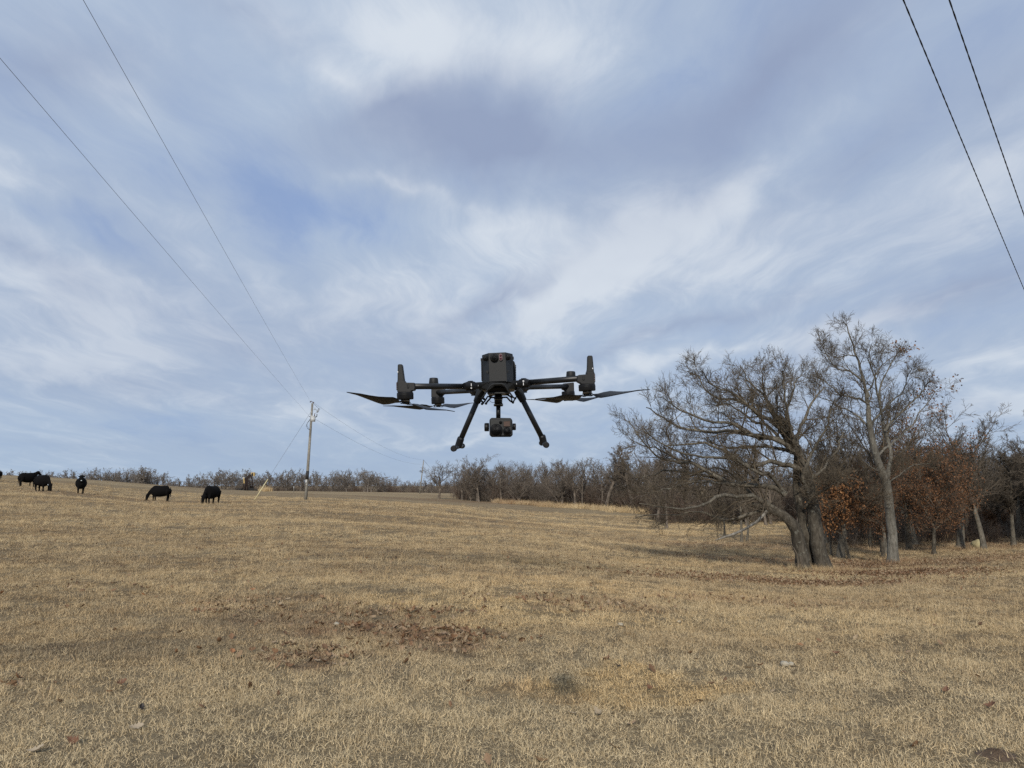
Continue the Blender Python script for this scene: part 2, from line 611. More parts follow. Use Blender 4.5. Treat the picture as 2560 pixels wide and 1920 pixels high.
def pasture_mat(name, mode):
    m = bpy.data.materials.new(name)
    m.use_nodes = True
    k = NT(m.node_tree)
    b = m.node_tree.nodes['Principled BSDF']
    b.inputs['Roughness'].default_value = 0.95
    b.inputs['Specular IOR Level'].default_value = 0.1
    g = k.n('ShaderNodeGroup')
    g.node_tree = PG
    c = g.outputs[0]
    pos = k.n('ShaderNodeNewGeometry').outputs['Position']
    if mode == 'soil':
        grain = k.noise(k.mapping(pos, sc=(1, 0.8, 1)), 26, 6, 0.75)
        f2 = k.noise(k.mapping(pos, sc=(1.6, 0.55, 1)), 7, 6, 0.7)
        c = k.mix(k.math('MULTIPLY', k.smooth(grain, 0.40, 0.62), 0.62), c, (0.10, 0.072, 0.047))
        c = k.mix(k.math('MULTIPLY', k.smooth(f2, 0.50, 0.68), 0.40), c, (0.14, 0.10, 0.064))
        tuft = k.noise(k.mapping(pos, sc=(0.5, 1.6, 1)), 1.6, 6, 0.75)
        c = k.mix(k.math('MULTIPLY', k.smooth(tuft, 0.56, 0.46), 0.30), c, (0.40, 0.32, 0.20))
        k.link(c, b.inputs['Base Color'])
        bn = k.n('ShaderNodeBump')
        bn.inputs['Strength'].default_value = 1.0
        bn.inputs['Distance'].default_value = 0.06
        k.link(k.math('ADD', grain, k.math('MULTIPLY', tuft, 2.0)), bn.inputs['Height'])
        k.link(bn.outputs[0], b.inputs['Normal'])
    else:
        oi = k.n('ShaderNodeObjectInfo').outputs['Random']
        fine = k.noise(pos, 60, 2, 0.5)
        c = k.mix(k.math('MULTIPLY', oi, 0.40), c, (0.47, 0.395, 0.25))
        v = k.math('MULTIPLY_ADD', fine, 2.6, 0.25)
        hv = k.n('ShaderNodeHueSaturation')
        k.link(v, hv.inputs['Value'])
        hv.inputs['Saturation'].default_value = 1.0
        k.link(c, hv.inputs['Color'])
        k.link(hv.outputs[0], b.inputs['Base Color'])
    return m


M_SOIL = pasture_mat('dry_pasture_soil', 'soil')
M_GRASS = pasture_mat('dry_straw', 'straw')
M_BARK = bark_mat('oak_bark', (0.046, 0.039, 0.030), (0.135, 0.118, 0.092), 14, 0.4)
M_LIMB = bark_mat('oak_limb_bark', (0.090, 0.078, 0.060), (0.230, 0.205, 0.162), 18, 0.5)
M_PALE = bark_mat('pale_bark', (0.095, 0.086, 0.070), (0.235, 0.218, 0.182), 16, 0.6)
M_TWIG = bark_mat('grey_twigs', (0.088, 0.069, 0.047), (0.195, 0.158, 0.112), 8)
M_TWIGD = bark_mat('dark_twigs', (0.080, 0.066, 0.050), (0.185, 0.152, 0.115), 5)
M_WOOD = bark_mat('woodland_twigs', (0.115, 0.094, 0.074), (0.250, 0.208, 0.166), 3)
M_FAR = bark_mat('far_twigs_hazed', (0.145, 0.124, 0.104), (0.275, 0.240, 0.205), 1)  # paler than the nearer woods: distance haze put into the twig colour
M_BRUSH = bark_mat('brush_stems', (0.085, 0.058, 0.044), (0.200, 0.142, 0.104), 4)
M_DEAD = bark_mat('dead_wood', (0.17, 0.155, 0.13), (0.38, 0.355, 0.31), 16)


def leaf_mat(name, a, b_, c_):
    m = bpy.data.materials.new(name)
    m.use_nodes = True
    k = NT(m.node_tree)
    b = m.node_tree.nodes['Principled BSDF']
    b.inputs['Roughness'].default_value = 0.65
    b.inputs['Specular IOR Level'].default_value = 0.3
    pos = k.n('ShaderNodeNewGeometry').outputs['Position']
    isl = k.n('ShaderNodeNewGeometry').outputs['Random Per Island']
    oi = k.n('ShaderNodeObjectInfo').outputs['Random']
    r = k.math('FRACT', k.math('ADD', isl, oi))
    c = k.ramp(r, [(0.0, a), (0.5, b_), (1.0, c_)])
    k.link(c, b.inputs['Base Color'])
    return m


M_LEAFT = leaf_mat('russet_oak_leaves', (0.11, 0.052, 0.022), (0.22, 0.102, 0.040), (0.33, 0.165, 0.068))
M_LEAFD = leaf_mat('dark_russet_leaves', (0.075, 0.038, 0.019), (0.155, 0.074, 0.034), (0.24, 0.118, 0.052))
M_LEAFG = leaf_mat('fallen_leaf_litter', (0.095, 0.054, 0.028), (0.200, 0.110, 0.056), (0.34, 0.26, 0.165))


# ------------------------------------------------------------------ ground sheet
def make_ground():
    ys = np.concatenate([[-3000, -1200, -500, -250, -120, -60, -35, -20, -12, -7, -4, -2, 0, 1.5],
                         3 + np.expm1(np.linspace(0, math.log1p(4500), 420)) * 0.62])
    a = np.linspace(-1, 1, 361)
    a = np.sign(a) * np.abs(a) ** 1.15
    w = np.sqrt((ys * 1.45) ** 2 + 17 ** 2)
    X = a[None, :] * w[:, None]
    Yg = np.repeat(ys[:, None], len(a), 1)
    Z = gz(X, Yg)
    V = np.stack([X, Yg, Z], -1).reshape(-1, 3)
    nr, nc = X.shape
    i = (np.arange(nr - 1)[:, None] * nc + np.arange(nc - 1)[None, :]).ravel()
    Q = np.stack([i, i + 1, i + nc + 1, i + nc], -1)
    me = mesh_np('pasture_ground', V, Q, mat=M_SOIL, smooth=True)
    o = link('pasture_ground', me)
    tag(o, 'dry tan winter pasture rolling down to the trees', kind='structure')


make_ground()


# ------------------------------------------------------------------ instancing (stuff only)
def scatter(name, label, protos, pts, rots, scl, idx):
    """one stuff object: copies of small prototype meshes on points"""
    pc = bpy.data.collections.new(name + '_pieces')
    for i, me in enumerate(protos):
        pc.objects.link(bpy.data.objects.new('%s_piece_%02d' % (name, i), me))
    n = len(pts)
    me = bpy.data.meshes.new(name)
    me.vertices.add(n)
    me.vertices.foreach_set('co', np.asarray(pts, np.float32).ravel())
    at = me.attributes.new('rot', 'FLOAT_VECTOR', 'POINT')
    at.data.foreach_set('vector', np.asarray(rots, np.float32).ravel())
    at = me.attributes.new('scl', 'FLOAT_VECTOR', 'POINT')
    at.data.foreach_set('vector', np.asarray(scl, np.float32).ravel())
    at = me.attributes.new('idx', 'INT', 'POINT')
    at.data.foreach_set('value', np.asarray(idx, np.int32))
    me.update()
    o = link(name, me)
    g = bpy.data.node_groups.new(name + '_nodes', 'GeometryNodeTree')
    g.interface.new_socket('Geometry', in_out='INPUT', socket_type='NodeSocketGeometry')
    g.interface.new_socket('Geometry', in_out='OUTPUT', socket_type='NodeSocketGeometry')
    gi = g.nodes.new('NodeGroupInput')
    go = g.nodes.new('NodeGroupOutput')
    ci = g.nodes.new('GeometryNodeCollectionInfo')
    ci.inputs['Collection'].default_value = pc
    ci.inputs['Separate Children'].default_value = True
    ci.inputs['Reset Children'].default_value = True
    ip = g.nodes.new('GeometryNodeInstanceOnPoints')
    ip.inputs['Pick Instance'].default_value = True

    def attr(nm, ty):
        a = g.nodes.new('GeometryNodeInputNamedAttribute')
        a.data_type = ty
        a.inputs['Name'].default_value = nm
        return a.outputs['Attribute']
    er = g.nodes.new('FunctionNodeEulerToRotation')
    g.links.new(attr('rot', 'FLOAT_VECTOR'), er.inputs[0])
    g.links.new(gi.outputs[0], ip.inputs['Points'])
    g.links.new(ci.outputs[0], ip.inputs['Instance'])
    g.links.new(attr('idx', 'INT'), ip.inputs['Instance Index'])
    g.links.new(er.outputs[0], ip.inputs['Rotation'])
    g.links.new(attr('scl', 'FLOAT_VECTOR'), ip.inputs['Scale'])
    g.links.new(ip.outputs[0], go.inputs[0])
    md = o.modifiers.new('scatter', 'NODES')
    md.node_group = g
    tag(o, label, kind='stuff')
    return o


def blades_mesh(name, n, spread, h, wid, lean, seed, mat, seg=3):
    r = np.random.default_rng(seed)
    base = np.stack([r.normal(0, spread, n), r.normal(0, spread, n), np.zeros(n)], -1)
    az = r.uniform(0, 2 * math.pi, n)
    L = h * r.uniform(0.45, 1.25, n)
    ln = np.clip(r.normal(lean, 0.35, n), 0.0, 1.5)
    d = np.stack([np.cos(az) * np.sin(ln * .6), np.sin(az) * np.sin(ln * .6), np.cos(ln * .6)], -1)
    V = []
    p = base.copy()
    side = np.stack([-np.sin(az), np.cos(az), np.zeros(n)], -1)
    side += r.normal(0, .4, side.shape)
    side /= np.linalg.norm(side, axis=1)[:, None]
    rows = []
    for s_ in range(seg + 1):
        w = wid * (1 - s_ / (seg + 0.15)) * r.uniform(.7, 1.2, n)
        rows.append((p - side * w[:, None] / 2, p + side * w[:, None] / 2))
        d = d + np.stack([np.cos(az) * .45, np.sin(az) * .45, -.30 * np.ones(n)], -1) * ln[:, None] * .7 + r.normal(0, .16, (n, 3))
        d /= np.linalg.norm(d, axis=1)[:, None]
        p = p + d * (L / seg)[:, None]
        p[:, 2] = np.maximum(p[:, 2], 0.004)
    V = np.stack([np.stack(q, 1) for q in rows], 1).reshape(-1, 3)   # n, seg+1, 2
    b = np.arange(n)[:, None] * (seg + 1) * 2 + np.arange(seg)[None, :] * 2
    b = b.ravel()
    Q = np.stack([b, b + 1, b + 3, b + 2], -1)
    return mesh_np(name, V, Q, mat=mat)


def make_grass():
    pr = []
    for i in range(7):
        pr.append(blades_mesh('grass_tuft', 64, .075, .050, .0036, .85, 10 + i, M_GRASS))
    for i in range(3):
        pr.append(blades_mesh('grass_tuft', 26, .030, .105, .0036, .55, 30 + i, M_GRASS))
    pts, rots, scl, idx = [], [], [], []
    r = RNG
    for (y0, y1, dens, s0, tall) in [(3.2, 6, 190, .92, .05), (6, 9, 140, 1.0, .07), (9, 14, 80, 1.15, .10), (14, 22, 40, 1.45, .13),
                                     (22, 34, 18, 1.9, .13), (34, 55, 6.5, 2.5, .12), (55, 90, 2.2, 3.4, .1)]:
        amax = .98 if y1 < 30 else .82
        area = amax * (y1 ** 2 - y0 ** 2)
        n = int(area * dens)
        Y = np.sqrt(r.uniform(y0 ** 2, y1 ** 2, n))
        X = r.uniform(-amax, amax, n) * Y
        # uneven cover
        cov = .5 + .5 * np.sin(X * 1.7 + 2 * np.sin(Y * 1.1)) * np.cos(Y * 1.9 + np.sin(X * 2.3)) 
        keep = r.uniform(0, 1, n) < (.62 + .38 * cov)
        X, Y = X[keep], Y[keep]
        n = len(X)
        pts.append(np.stack([X, Y, gz(X, Y) - 0.004], -1))
        rots.append(np.stack([r.normal(0, .08, n), r.normal(0, .08, n), r.uniform(0, 6.28, n)], -1))
        s = s0 * r.uniform(.7, 1.35, n)
        zsc = s * r.uniform(.6, 1.25, n) * (0.85 if y1 > 20 else 1.0)
        scl.append(np.stack([s, s, zsc], -1))
        t = r.uniform(0, 1, n) < tall
        idx.append(np.where(t, 7 + r.integers(0, 3, n), r.integers(0, 7, n)))
    # longer grass left standing round the feet of the trees
    for (px, Yb, rad, n) in [(2014, 21.9, .42, 150), (2066, 21.9, .42, 150), (2232, 26, .36, 130), (2388, 34, .4, 60), (2446, 32, .35, 60)]:
        q = GP(px, Yb)
        a = r.uniform(0, 6.28, n)
        d = rad * r.uniform(.5, 1.5, n)
        X, Y = q[0] + d * np.cos(a), q[1] + d * np.sin(a)
        pts.append(np.stack([X, Y, gz(X, Y)], -1))
        rots.append(np.stack([r.normal(0, .15, n), r.normal(0, .15, n), a], -1))
        s = r.uniform(1.3, 2.4, n)
        scl.append(np.stack([s, s, s], -1))
        idx.append(7 + r.integers(0, 3, n))
    scatter('dry_grass', 'short curled dead grass covering the whole pasture', pr,
            np.concatenate(pts), np.concatenate(rots), np.concatenate(scl), np.concatenate(idx))
    # darker weed stalks standing a little higher
    pr2 = [blades_mesh('weed_tuft', 14, .035, .17, .0038, .45, 50 + i, M_BRUSH) for i in range(4)]
    n = 2600
    Y = np.sqrt(r.uniform(4.5 ** 2, 42 ** 2, n * 3))
    X = r.uniform(-.85, .85, n * 3) * Y
    f = np.sin(X * .9 + 1.5 * np.sin(Y * .6)) * np.cos(Y * .8 + 1.3 * np.sin(X * .7)) + r.normal(0, .25, n * 3)
    X, Y = X[f > .45], Y[f > .45]
    n = len(X)
    s = r.uniform(.5, 1.1, n) * np.clip(Y / 14, .6, 1.3)
    scatter('weed_stalks', 'thin dark weed stalks scattered through the dry grass', pr2,
            np.stack([X, Y, gz(X, Y)], -1), np.stack([r.normal(0, .15, n), r.normal(0, .15, n), r.uniform(0, 6.28, n)], -1),
            np.stack([s, s, s * r.uniform(.6, 1.1, n)], -1), r.integers(0, 4, n))


def leaf_mesh(name, size, mat, seed, curl=0.35):
    """a lobed oak leaf, curled"""
    r = random.Random(seed)
    prof = [(0.0, .03), (.10, .05), (.22, .20), (.30, .13), (.42, .30), (.52, .17), (.64, .34), (.76, .20), (.86, .22), (.95, .12), (1.0, .02)]
    V, Fc = [], []
    for i, (t, w) in enumerate(prof):
        x = (t - .5) * size
        w = w * size * r.uniform(.85, 1.15)
        zc = curl * size * ((t - .5) ** 2) * 1.6 + r.uniform(-.01, .01) * size
        V += [(x, -w, zc + curl * w * .9), (x, 0, zc), (x, w, zc + curl * w * .8)]
    for i in range(len(prof) - 1):
        b = i * 3
        Fc += [(b, b + 1, b + 4, b + 3), (b + 1, b + 2, b + 5, b + 4)]
    me = bpy.data.meshes.new(name)
    me.from_pydata(V, [], Fc)
    me.materials.append(mat)
    me.update()
    return me


def make_litter():
    r = RNG
    pr = [leaf_mesh('fallen_leaf', .082, M_LEAFG, 100 + i, c) for i, c in enumerate((.3, .6, .9, -.5, .45))]
    X, Y = [], []
    for (px, y, rx, ry, n) in [
            (2000, 17.5, 3.0, 1.1, 1300), (2240, 20.5, 2.6, 1.8, 2000), (2150, 26, 3.5, 2.5, 1300), (2480, 26, 5, 4, 1400),
            (1780, 16.5, 3.5, .7, 420), (1900, 27.5, 5, 1.6, 500), (2300, 36, 12, 5, 1500), (1950, 36, 9, 4, 800),
            (1480, 10.5, 1.5, .8, 80), (940, 8.4, .7, .35, 60), (1110, 7.9, .9, .5, 150), (900, 9.2, 1.6, .8, 90), (1050, 9.4, 1.2, .4, 50), (770, 7.05, .7, .34, 62),
            (640, 10.2, 1.0, .5, 45), (1900, 12, 2.5, .9, 90), (1300, 10.8, 1.0, .4, 50), (560, 9.4, .3, .15, 22),
            (1050, 8.3, .5, .2, 30), (820, 7.4, .4, .15, 25), (300, 11.5, 1.2, .4, 30), (60, 6.2, .3, .12, 12)]:
        q = GP(px, y)
        X.append(q[0] + r.normal(0, rx * .5, n))
        Y.append(q[1] + r.normal(0, ry * .5, n))
    n = 520
    yy = np.sqrt(r.uniform(16, 26 ** 2, n))
    X.append(r.uniform(-.85, .85, n) * yy)
    Y.append(yy)
    X, Y = np.concatenate(X), np.concatenate(Y)
    n = len(X)
    h = .006 + r.uniform(0, .032, n) + np.where(Y > 13, r.uniform(.0, .045, n), 0)
    s = r.uniform(.55, 1.15, n)
    scatter('leaf_litter', 'brown fallen oak leaves caught in the grass', pr,
            np.stack([X, Y, gz(X, Y) + h], -1),
            np.stack([r.normal(0, .5, n), r.normal(0, .5, n), r.uniform(0, 6.28, n)], -1),
            np.stack([s, s, s], -1), r.integers(0, len(pr), n))


make_grass()
make_litter()


# ------------------------------------------------------------------ trees
def nrm(v):
    return v / np.maximum(np.linalg.norm(v, axis=-1, keepdims=True), 1e-9)


def grow(S, D, L, R, nseg, wig, up, r, tip=0.25, twist=None):
    N = len(S)
    Pn = np.zeros((N, nseg + 1, 3))
    Rn = np.zeros((N, nseg + 1))
    p, d = S.copy(), nrm(D.copy())
    Pn[:, 0] = p
    Rn[:, 0] = R
    for i in range(nseg):
        d = nrm(d + r.normal(0, wig, (N, 3)) + np.array([0, 0, 1]) * up)
        p = p + d * (L / nseg)[:, None]
        Pn[:, i + 1] = p
        Rn[:, i + 1] = R * (1 - (1 - tip) * (i + 1) / nseg)
    return Pn, Rn


def spawn(Pn, Rn, Lp, k, t0, t1, ang, angsd, lr, rr, r, lenfall=0.5, prefer=None, flat=1.0):
    """children of every polyline: start, direction, length, radius"""
    N, m, _ = Pn.shape
    t = t0 + (t1 - t0) * (np.arange(k)[None, :] + r.uniform(0, 1, (N, k))) / k
    f = t * (m - 1)
    i = np.clip(f.astype(int), 0, m - 2)
    u = (f - i)[..., None]
    n_ = np.arange(N)[:, None]
    A, B = Pn[n_, i], Pn[n_, i + 1]
    S = A * (1 - u) + B * u
    T = nrm(B - A)
    rad = Rn[n_, i] * (1 - u[..., 0]) + Rn[n_, i + 1] * u[..., 0]
    q = r.normal(0, 1, S.shape)
    q[..., 2] *= flat
    if prefer is not None:
        q = q + prefer
    q = nrm(q - T * (q * T).sum(-1, keepdims=True))
    a = np.radians(r.normal(ang, angsd, t.shape))[..., None]
    D = T * np.cos(a) + q * np.sin(a)
    L = Lp[:, None] * lr * (1 - lenfall * t) * r.uniform(.65, 1.25, t.shape)
    R = np.minimum(rad * rr * r.uniform(.75, 1.1, t.shape), rad * .9)
    return S.reshape(-1, 3), D.reshape(-1, 3), L.ravel(), R.ravel()


def tubes(Pn, Rn, sides):
    N, m, _ = Pn.shape
    T = np.zeros_like(Pn)
    T[:, 1:-1] = Pn[:, 2:] - Pn[:, :-2]
    T[:, 0] = Pn[:, 1] - Pn[:, 0]
    T[:, -1] = Pn[:, -1] - Pn[:, -2]
    T = nrm(T)
    ref = np.where(np.abs(T[:, :1, 2:3]) < .8, np.array([0, 0, 1.0]), np.array([1.0, 0, 0]))
    ref = np.repeat(ref, m, 1)
    U = nrm(ref - T * (ref * T).sum(-1, keepdims=True))
    Wv = np.cross(T, U)
    a = 2 * np.pi * np.arange(sides) / sides
    V = Pn[:, :, None, :] + Rn[:, :, None, None] * (U[:, :, None, :] * np.cos(a)[None, None, :, None] + Wv[:, :, None, :] * np.sin(a)[None, None, :, None])
    V = V.reshape(-1, 3)
    n_ = np.arange(N)[:, None, None] * m * sides
    i_ = np.arange(m - 1)[None, :, None] * sides
    k_ = np.arange(sides)[None, None, :]
    k2 = (k_ + 1) % sides
    Q = np.stack([n_ + i_ + k_, n_ + i_ + k2, n_ + i_ + sides + k2, n_ + i_ + sides + k_], -1).reshape(-1, 4)
    return V, Q


def join(parts):
    V, Q, b = [], [], 0
    for v, q in parts:
        V.append(v)
        Q.append(q + b)
        b += len(v)
    return np.concatenate(V), np.concatenate(Q)


def resample(pts, n, jit=0.0, r=None):
    """smooth curve through pts (Catmull-Rom), n points"""
    p = np.asarray(pts, float)
    m = len(p)
    t = np.linspace(0, m - 1, n)
    i = np.clip(t.astype(int), 0, m - 2)
    u = (t - i)[:, None]
    g = lambda j: p[np.clip(j, 0, m - 1)]
    a, b, c, d = g(i - 1), g(i), g(i + 1), g(i + 2)
    q = .5 * ((2 * b) + (-a + c) * u + (2 * a - 5 * b + 4 * c - d) * u ** 2 + (-a + 3 * b - 3 * c + d) * u ** 3)
    if jit:
        e = r.normal(0, jit, q.shape)
        e[0] = 0
        q = q + e
    return q


def plen(p):
    return np.linalg.norm(np.diff(p, axis=-2), axis=-1).sum(-1)


def leaves_on(points, n, size, spread, r, mat_name='foliage'):
    """n little bent leaves gathered round random points"""
    c = points[r.integers(0, len(points), n)] + r.normal(0, spread, (n, 3))
    u = nrm(r.normal(0, 1, (n, 3)))
    w = nrm(np.cross(u, r.normal(0, 1, (n, 3))))
    nn = np.cross(u, w)
    s = (size * r.uniform(.6, 1.25, n))[:, None]
    a = c - u * s * .5
    b = c + w * s * .30 + nn * s * .12
    d = c - w * s * .30 + nn * s * .12
    e = c + u * s * .5
    V = np.stack([a, b, e, d], 1).reshape(-1, 3)
    i = np.arange(n) * 4
    T = np.concatenate([np.stack([i, i + 1, i + 2], -1), np.stack([i, i + 2, i + 3], -1)])
    return V, T


def hero(name, label, base, trunks, limbs, limb_mat, params, seed, trunk_mat, twig_mat, leaf=None, cat='tree'):
    """a tree with limbs led along given courses; everything in world space, stored from the base"""
    r = np.random.default_rng(seed)
    root = empty(name, tuple(base))
    tag(root, label, cat)
    b = np.asarray(base)
    for pts, rads in trunks:
        p = resample(pts, 16, .012, r)
        rr_ = np.interp(np.linspace(0, 1, 16), np.linspace(0, 1, len(rads)), rads)
        rr_[0] *= 1.55
        rr_[1] *= 1.15
        v, q = tubes(p[None] - b, rr_[None] * (1 + r.normal(0, .03, 16)), 14)
        link('trunk', mesh_np('trunk', v, q, mat=trunk_mat, smooth=True), root)
    LP, LR = [], []
    for pts, r0, r1 in limbs:
        L = plen(np.asarray(pts))
        p = resample(pts, 18, .022 * min(1, L / 3), r)
        t = np.linspace(0, 1, 18)
        rd = r1 + (r0 - r1) * (1 - t) ** 1.15
        rd *= 1 + .10 * np.sin(t * 23 + r.uniform(0, 6)) * (1 - t)
        LP.append(p)
        LR.append(rd)
        v, q = tubes(p[None] - b, rd[None], 8)
        link('limb', mesh_np('limb', v, q, mat=limb_mat, smooth=True), root)
    LP, LR = np.array(LP), np.array(LR)
    Ll = plen(LP)
    out = []
    P1, R1, L1 = LP, LR, Ll
    segs = []
    for (k, t0, t1, ang, asd, lr, rr, fall, ns, wig, up, sides, pref, lmin) in params:
        S, D, L, R = spawn(P1, R1, L1, k, t0, t1, ang, asd, lr, rr, r, fall, pref)
        L = np.maximum(L, lmin)
        R = np.clip(R, .0046, None)
        P1, R1 = grow(S, D, L, R, ns, wig, up, r, .35)
        L1 = L
        segs.append((P1, R1, sides))
    vq = [tubes(p - b, q_, s_) for p, q_, s_ in segs]
    v, q = join(vq)
    link('branches', mesh_np('branches', v, q, mat=twig_mat), root)
    if leaf:
        mat, n, size, spread, zlo, zhi, xlo, xhi = leaf
        tips = P1[:, -1]
        sel = tips[(tips[:, 2] > zlo) & (tips[:, 2] < zhi) & (tips[:, 0] > xlo) & (tips[:, 0] < xhi)]
        if len(sel):
            v, t = leaves_on(sel, n, size, spread, r)
            link('foliage', mesh_np('foliage', v - b, None, t, mat=mat), root)
    return root, P1


def crop(cx, cy):            # big oak close-up -> photo pixel
    return 1520 + .27125 * cx, 860 + .27125 * cy


def limb_pts(lst, Y0, dY, f=crop):
    n = len(lst)
    out = []
    for i, (x, y) in enumerate(lst):
        t = i / (n - 1)
        px, py = f(x, y)
        out.append(P(px, py, Y0 + dY * t ** 1.2))
    return out


def make_oak():
    Y = 22.0
    base = P(2040, 1430, Y)
    base[2] = float(gz(base[0], base[1])) 

    def pp(l, dy=0):
        return [P(x, y, Y + dy) for x, y in l]
    tl = pp([(2014, 1440), (2004, 1395), (1996, 1350), (1985, 1318), (1962, 1292), (1925, 1272), (1880, 1262)], -.1)
    tr = pp([(2066, 1442), (2050, 1390), (2042, 1335), (2036, 1290), (2028, 1240), (2012, 1180), (1990, 1120), (1968, 1075), (1944, 1040)], .1)
    tb = [P(2022, 1434, Y + .45), P(2024, 1380, Y + .45), P(2010, 1320, Y + .4), P(1998, 1260, Y + .4), P(1990, 1200, Y + .5), P(1992, 1130, Y + .8)]
    trunks = [(tl, [.22, .20, .185, .17, .14, .10, .075]), (tr, [.225, .21, .20, .19, .175, .15, .13, .11, .09]), (tb, [.15, .14, .13, .12, .10, .08])]
    lc = [
        ([(1720, 1000), (1560, 880), (1380, 850), (1150, 800), (950, 810), (750, 790), (600, 730), (450, 650), (350, 580)], .10, -1.5),
        ([(1640, 820), (1560, 760), (1380, 640), (1290, 570), (1180, 520), (1050, 500), (900, 430), (830, 310), (770, 270)], .10, .5),
        ([(1760, 1150), (1700, 1130), (1580, 1100), (1480, 1080), (1350, 1120), (1200, 1080), (1050, 960), (900, 920), (700, 940), (500, 930), (420, 860)], .11, -1.0),
        ([(1640, 1390), (1550, 1320), (1350, 1300), (1100, 1290), (960, 1200), (800, 1110), (650, 1080), (500, 1060), (420, 1000), (290, 870), (190, 715)], .12, .3),
        ([(1560, 1540), (1450, 1480), (1350, 1410), (1200, 1400), (1020, 1390), (900, 1480), (800, 1500), (650, 1520), (450, 1500), (280, 1470)], .105, -1.8),
        ([(1500, 1560), (1400, 1540), (1300, 1580), (1150, 1620), (1000, 1610), (880, 1560), (780, 1550), (650, 1580), (460, 1570), (260, 1600)], .085, 1.3),
        ([(1560, 1320), (1430, 1300), (1150, 1290), (1010, 1260), (900, 1210), (640, 1180), (450, 1180), (290, 1235), (190, 1200)], .085, 2.0),
        ([(1700, 1000), (1650, 900), (1520, 650), (1450, 500), (1430, 350), (1420, 220)], .10, .8),
        ([(1720, 960), (1700, 850), (1650, 600), (1620, 400), (1600, 250)], .09, -1.2),
        ([(1740, 950), (1750, 850), (1850, 600), (1950, 450), (2000, 400)], .09, .6),
        ([(1760, 1050), (1720, 1000), (1500, 950), (1300, 940), (1100, 950), (950, 900), (800, 850)], .085, 2.6),
        ([(1680, 950), (1550, 880), (1300, 830), (1150, 740), (900, 700), (750, 640), (640, 590), (500, 500)], .09, -2.6),
        ([(1380, 640), (1300, 570), (1150, 450), (1000, 400), (900, 300), (860, 240)], .06, -1.0),
        ([(1830, 1350), (1800, 1200), (1900, 980), (2000, 780), (2060, 600), (2080, 500)], .085, -1.2),
        ([(1840, 1380), (1880, 1250), (2000, 1130), (2120, 950), (2180, 800)], .075, 1.4),
        ([(1560, 760), (1500, 560), (1380, 420), (1280, 320), (1230, 200)], .07, 2.0),
        ([(1620, 900), (1480, 760), (1340, 720), (1200, 600), (1080, 560), (900, 560)], .07, 2.6),
        ([(1600, 1350), (1500, 1200), (1350, 1180), (1150, 1050), (900, 1040), (700, 1010), (450, 900), (330, 780)], .08, -3.0),
        ([(1700, 800), (1640, 640), (1700, 450), (1740, 330), (1760, 300)], .06, 2.2),
        ([(1500, 1480), (1380, 1440), (1250, 1300), (1100, 1180), (950, 1150), (700, 1250), (500, 1320)], .07, 3.0),
        ([(960, 1200), (800, 1110), (640, 1060), (420, 960), (290, 925), (190, 870)], .05, 1.6),
        ([(1100, 1290), (900, 1270), (700, 1290), (500, 1350), (370, 1375), (230, 1350)], .045, -1.2),
        ([(1820, 1500), (1900, 1400), (2020, 1330), (2120, 1270)], .06, -1.6),
    ]
    limbs = [(limb_pts(p, Y, dy), r0 * .78, .013) for p, r0, dy in lc]
    A = np.array
    prm = [
        # k   t0   t1  ang sd   lr   rr  fall ns  wig  up  sides  prefer        lmin
        (12, .08, 1.0, 46, 15, .37, .50, .80, 9, .09, .015, 5, A([-.3, 0, .35]), .40),
        (6, .14, 1.0, 42, 14, .50, .55, .35, 6, .11, .025, 4, A([-.1, 0, .4]), .38),
        (5, .14, 1.0, 40, 13, .50, .62, .35, 4, .12, .03, 3, A([0, 0, .3]), .20),
        (3, .25, 1.0, 36, 12, .60, .80, .40, 2, .12, .02, 3, None, .12),
    ]
    hero('spreading_oak', 'big bare oak with twin grey trunks and low limbs sweeping left', base, trunks, limbs, M_LIMB, prm, 3, M_BARK, M_TWIG)
    # pale dead limb hanging to the ground on the left
    f2 = lambda x, y: (1550 + .24864 * x, 1250 + .24864 * y)
    dead = [P(*f2(x, y), Y - .5) for x, y in [(1480, 110), (1380, 215), (1260, 290), (1150, 340), (1040, 375), (960, 405)]]
    m = MB()
    m.tube(dead, [.045, .042, .036, .040, .03, .012], 7)
    m.tube([dead[4], P(*f2(1000, 352), Y - .6)], [.02, .01], 5)
    o = m.build('dead_branch', M_DEAD, loc=tuple(dead[-1]))
    tag(o, 'pale dead branch hanging down to the grass left of the twin trunks', 'branch')
    # broken stub standing at the foot
    m = MB()
    f3 = lambda x, y: (1950 + .15823 * x, 1250 + .15823 * y)
    st = [P(*f3(x, y), Y - .35) for x, y in [(285, 1130), (288, 1040), (285, 940), (260, 840), (215, 755), (190, 740)]]
    m.tube(st, [.05, .04, .03, .02, .014, .008], 6)
    m.tube([P(*f3(335, 1110), Y - .3), P(*f3(335, 990), Y - .3), P(*f3(320, 890), Y - .3)], [.06, .055, .03], 7)
    o = m.build('dead_stump', M_TWIGD, loc=tuple(st[0]))
    tag(o, 'rotten black stump with a crooked snag against the twin trunks', 'stump')


def c1(x, y):
    return 1500 + .4792 * x, 780 + .4792 * y


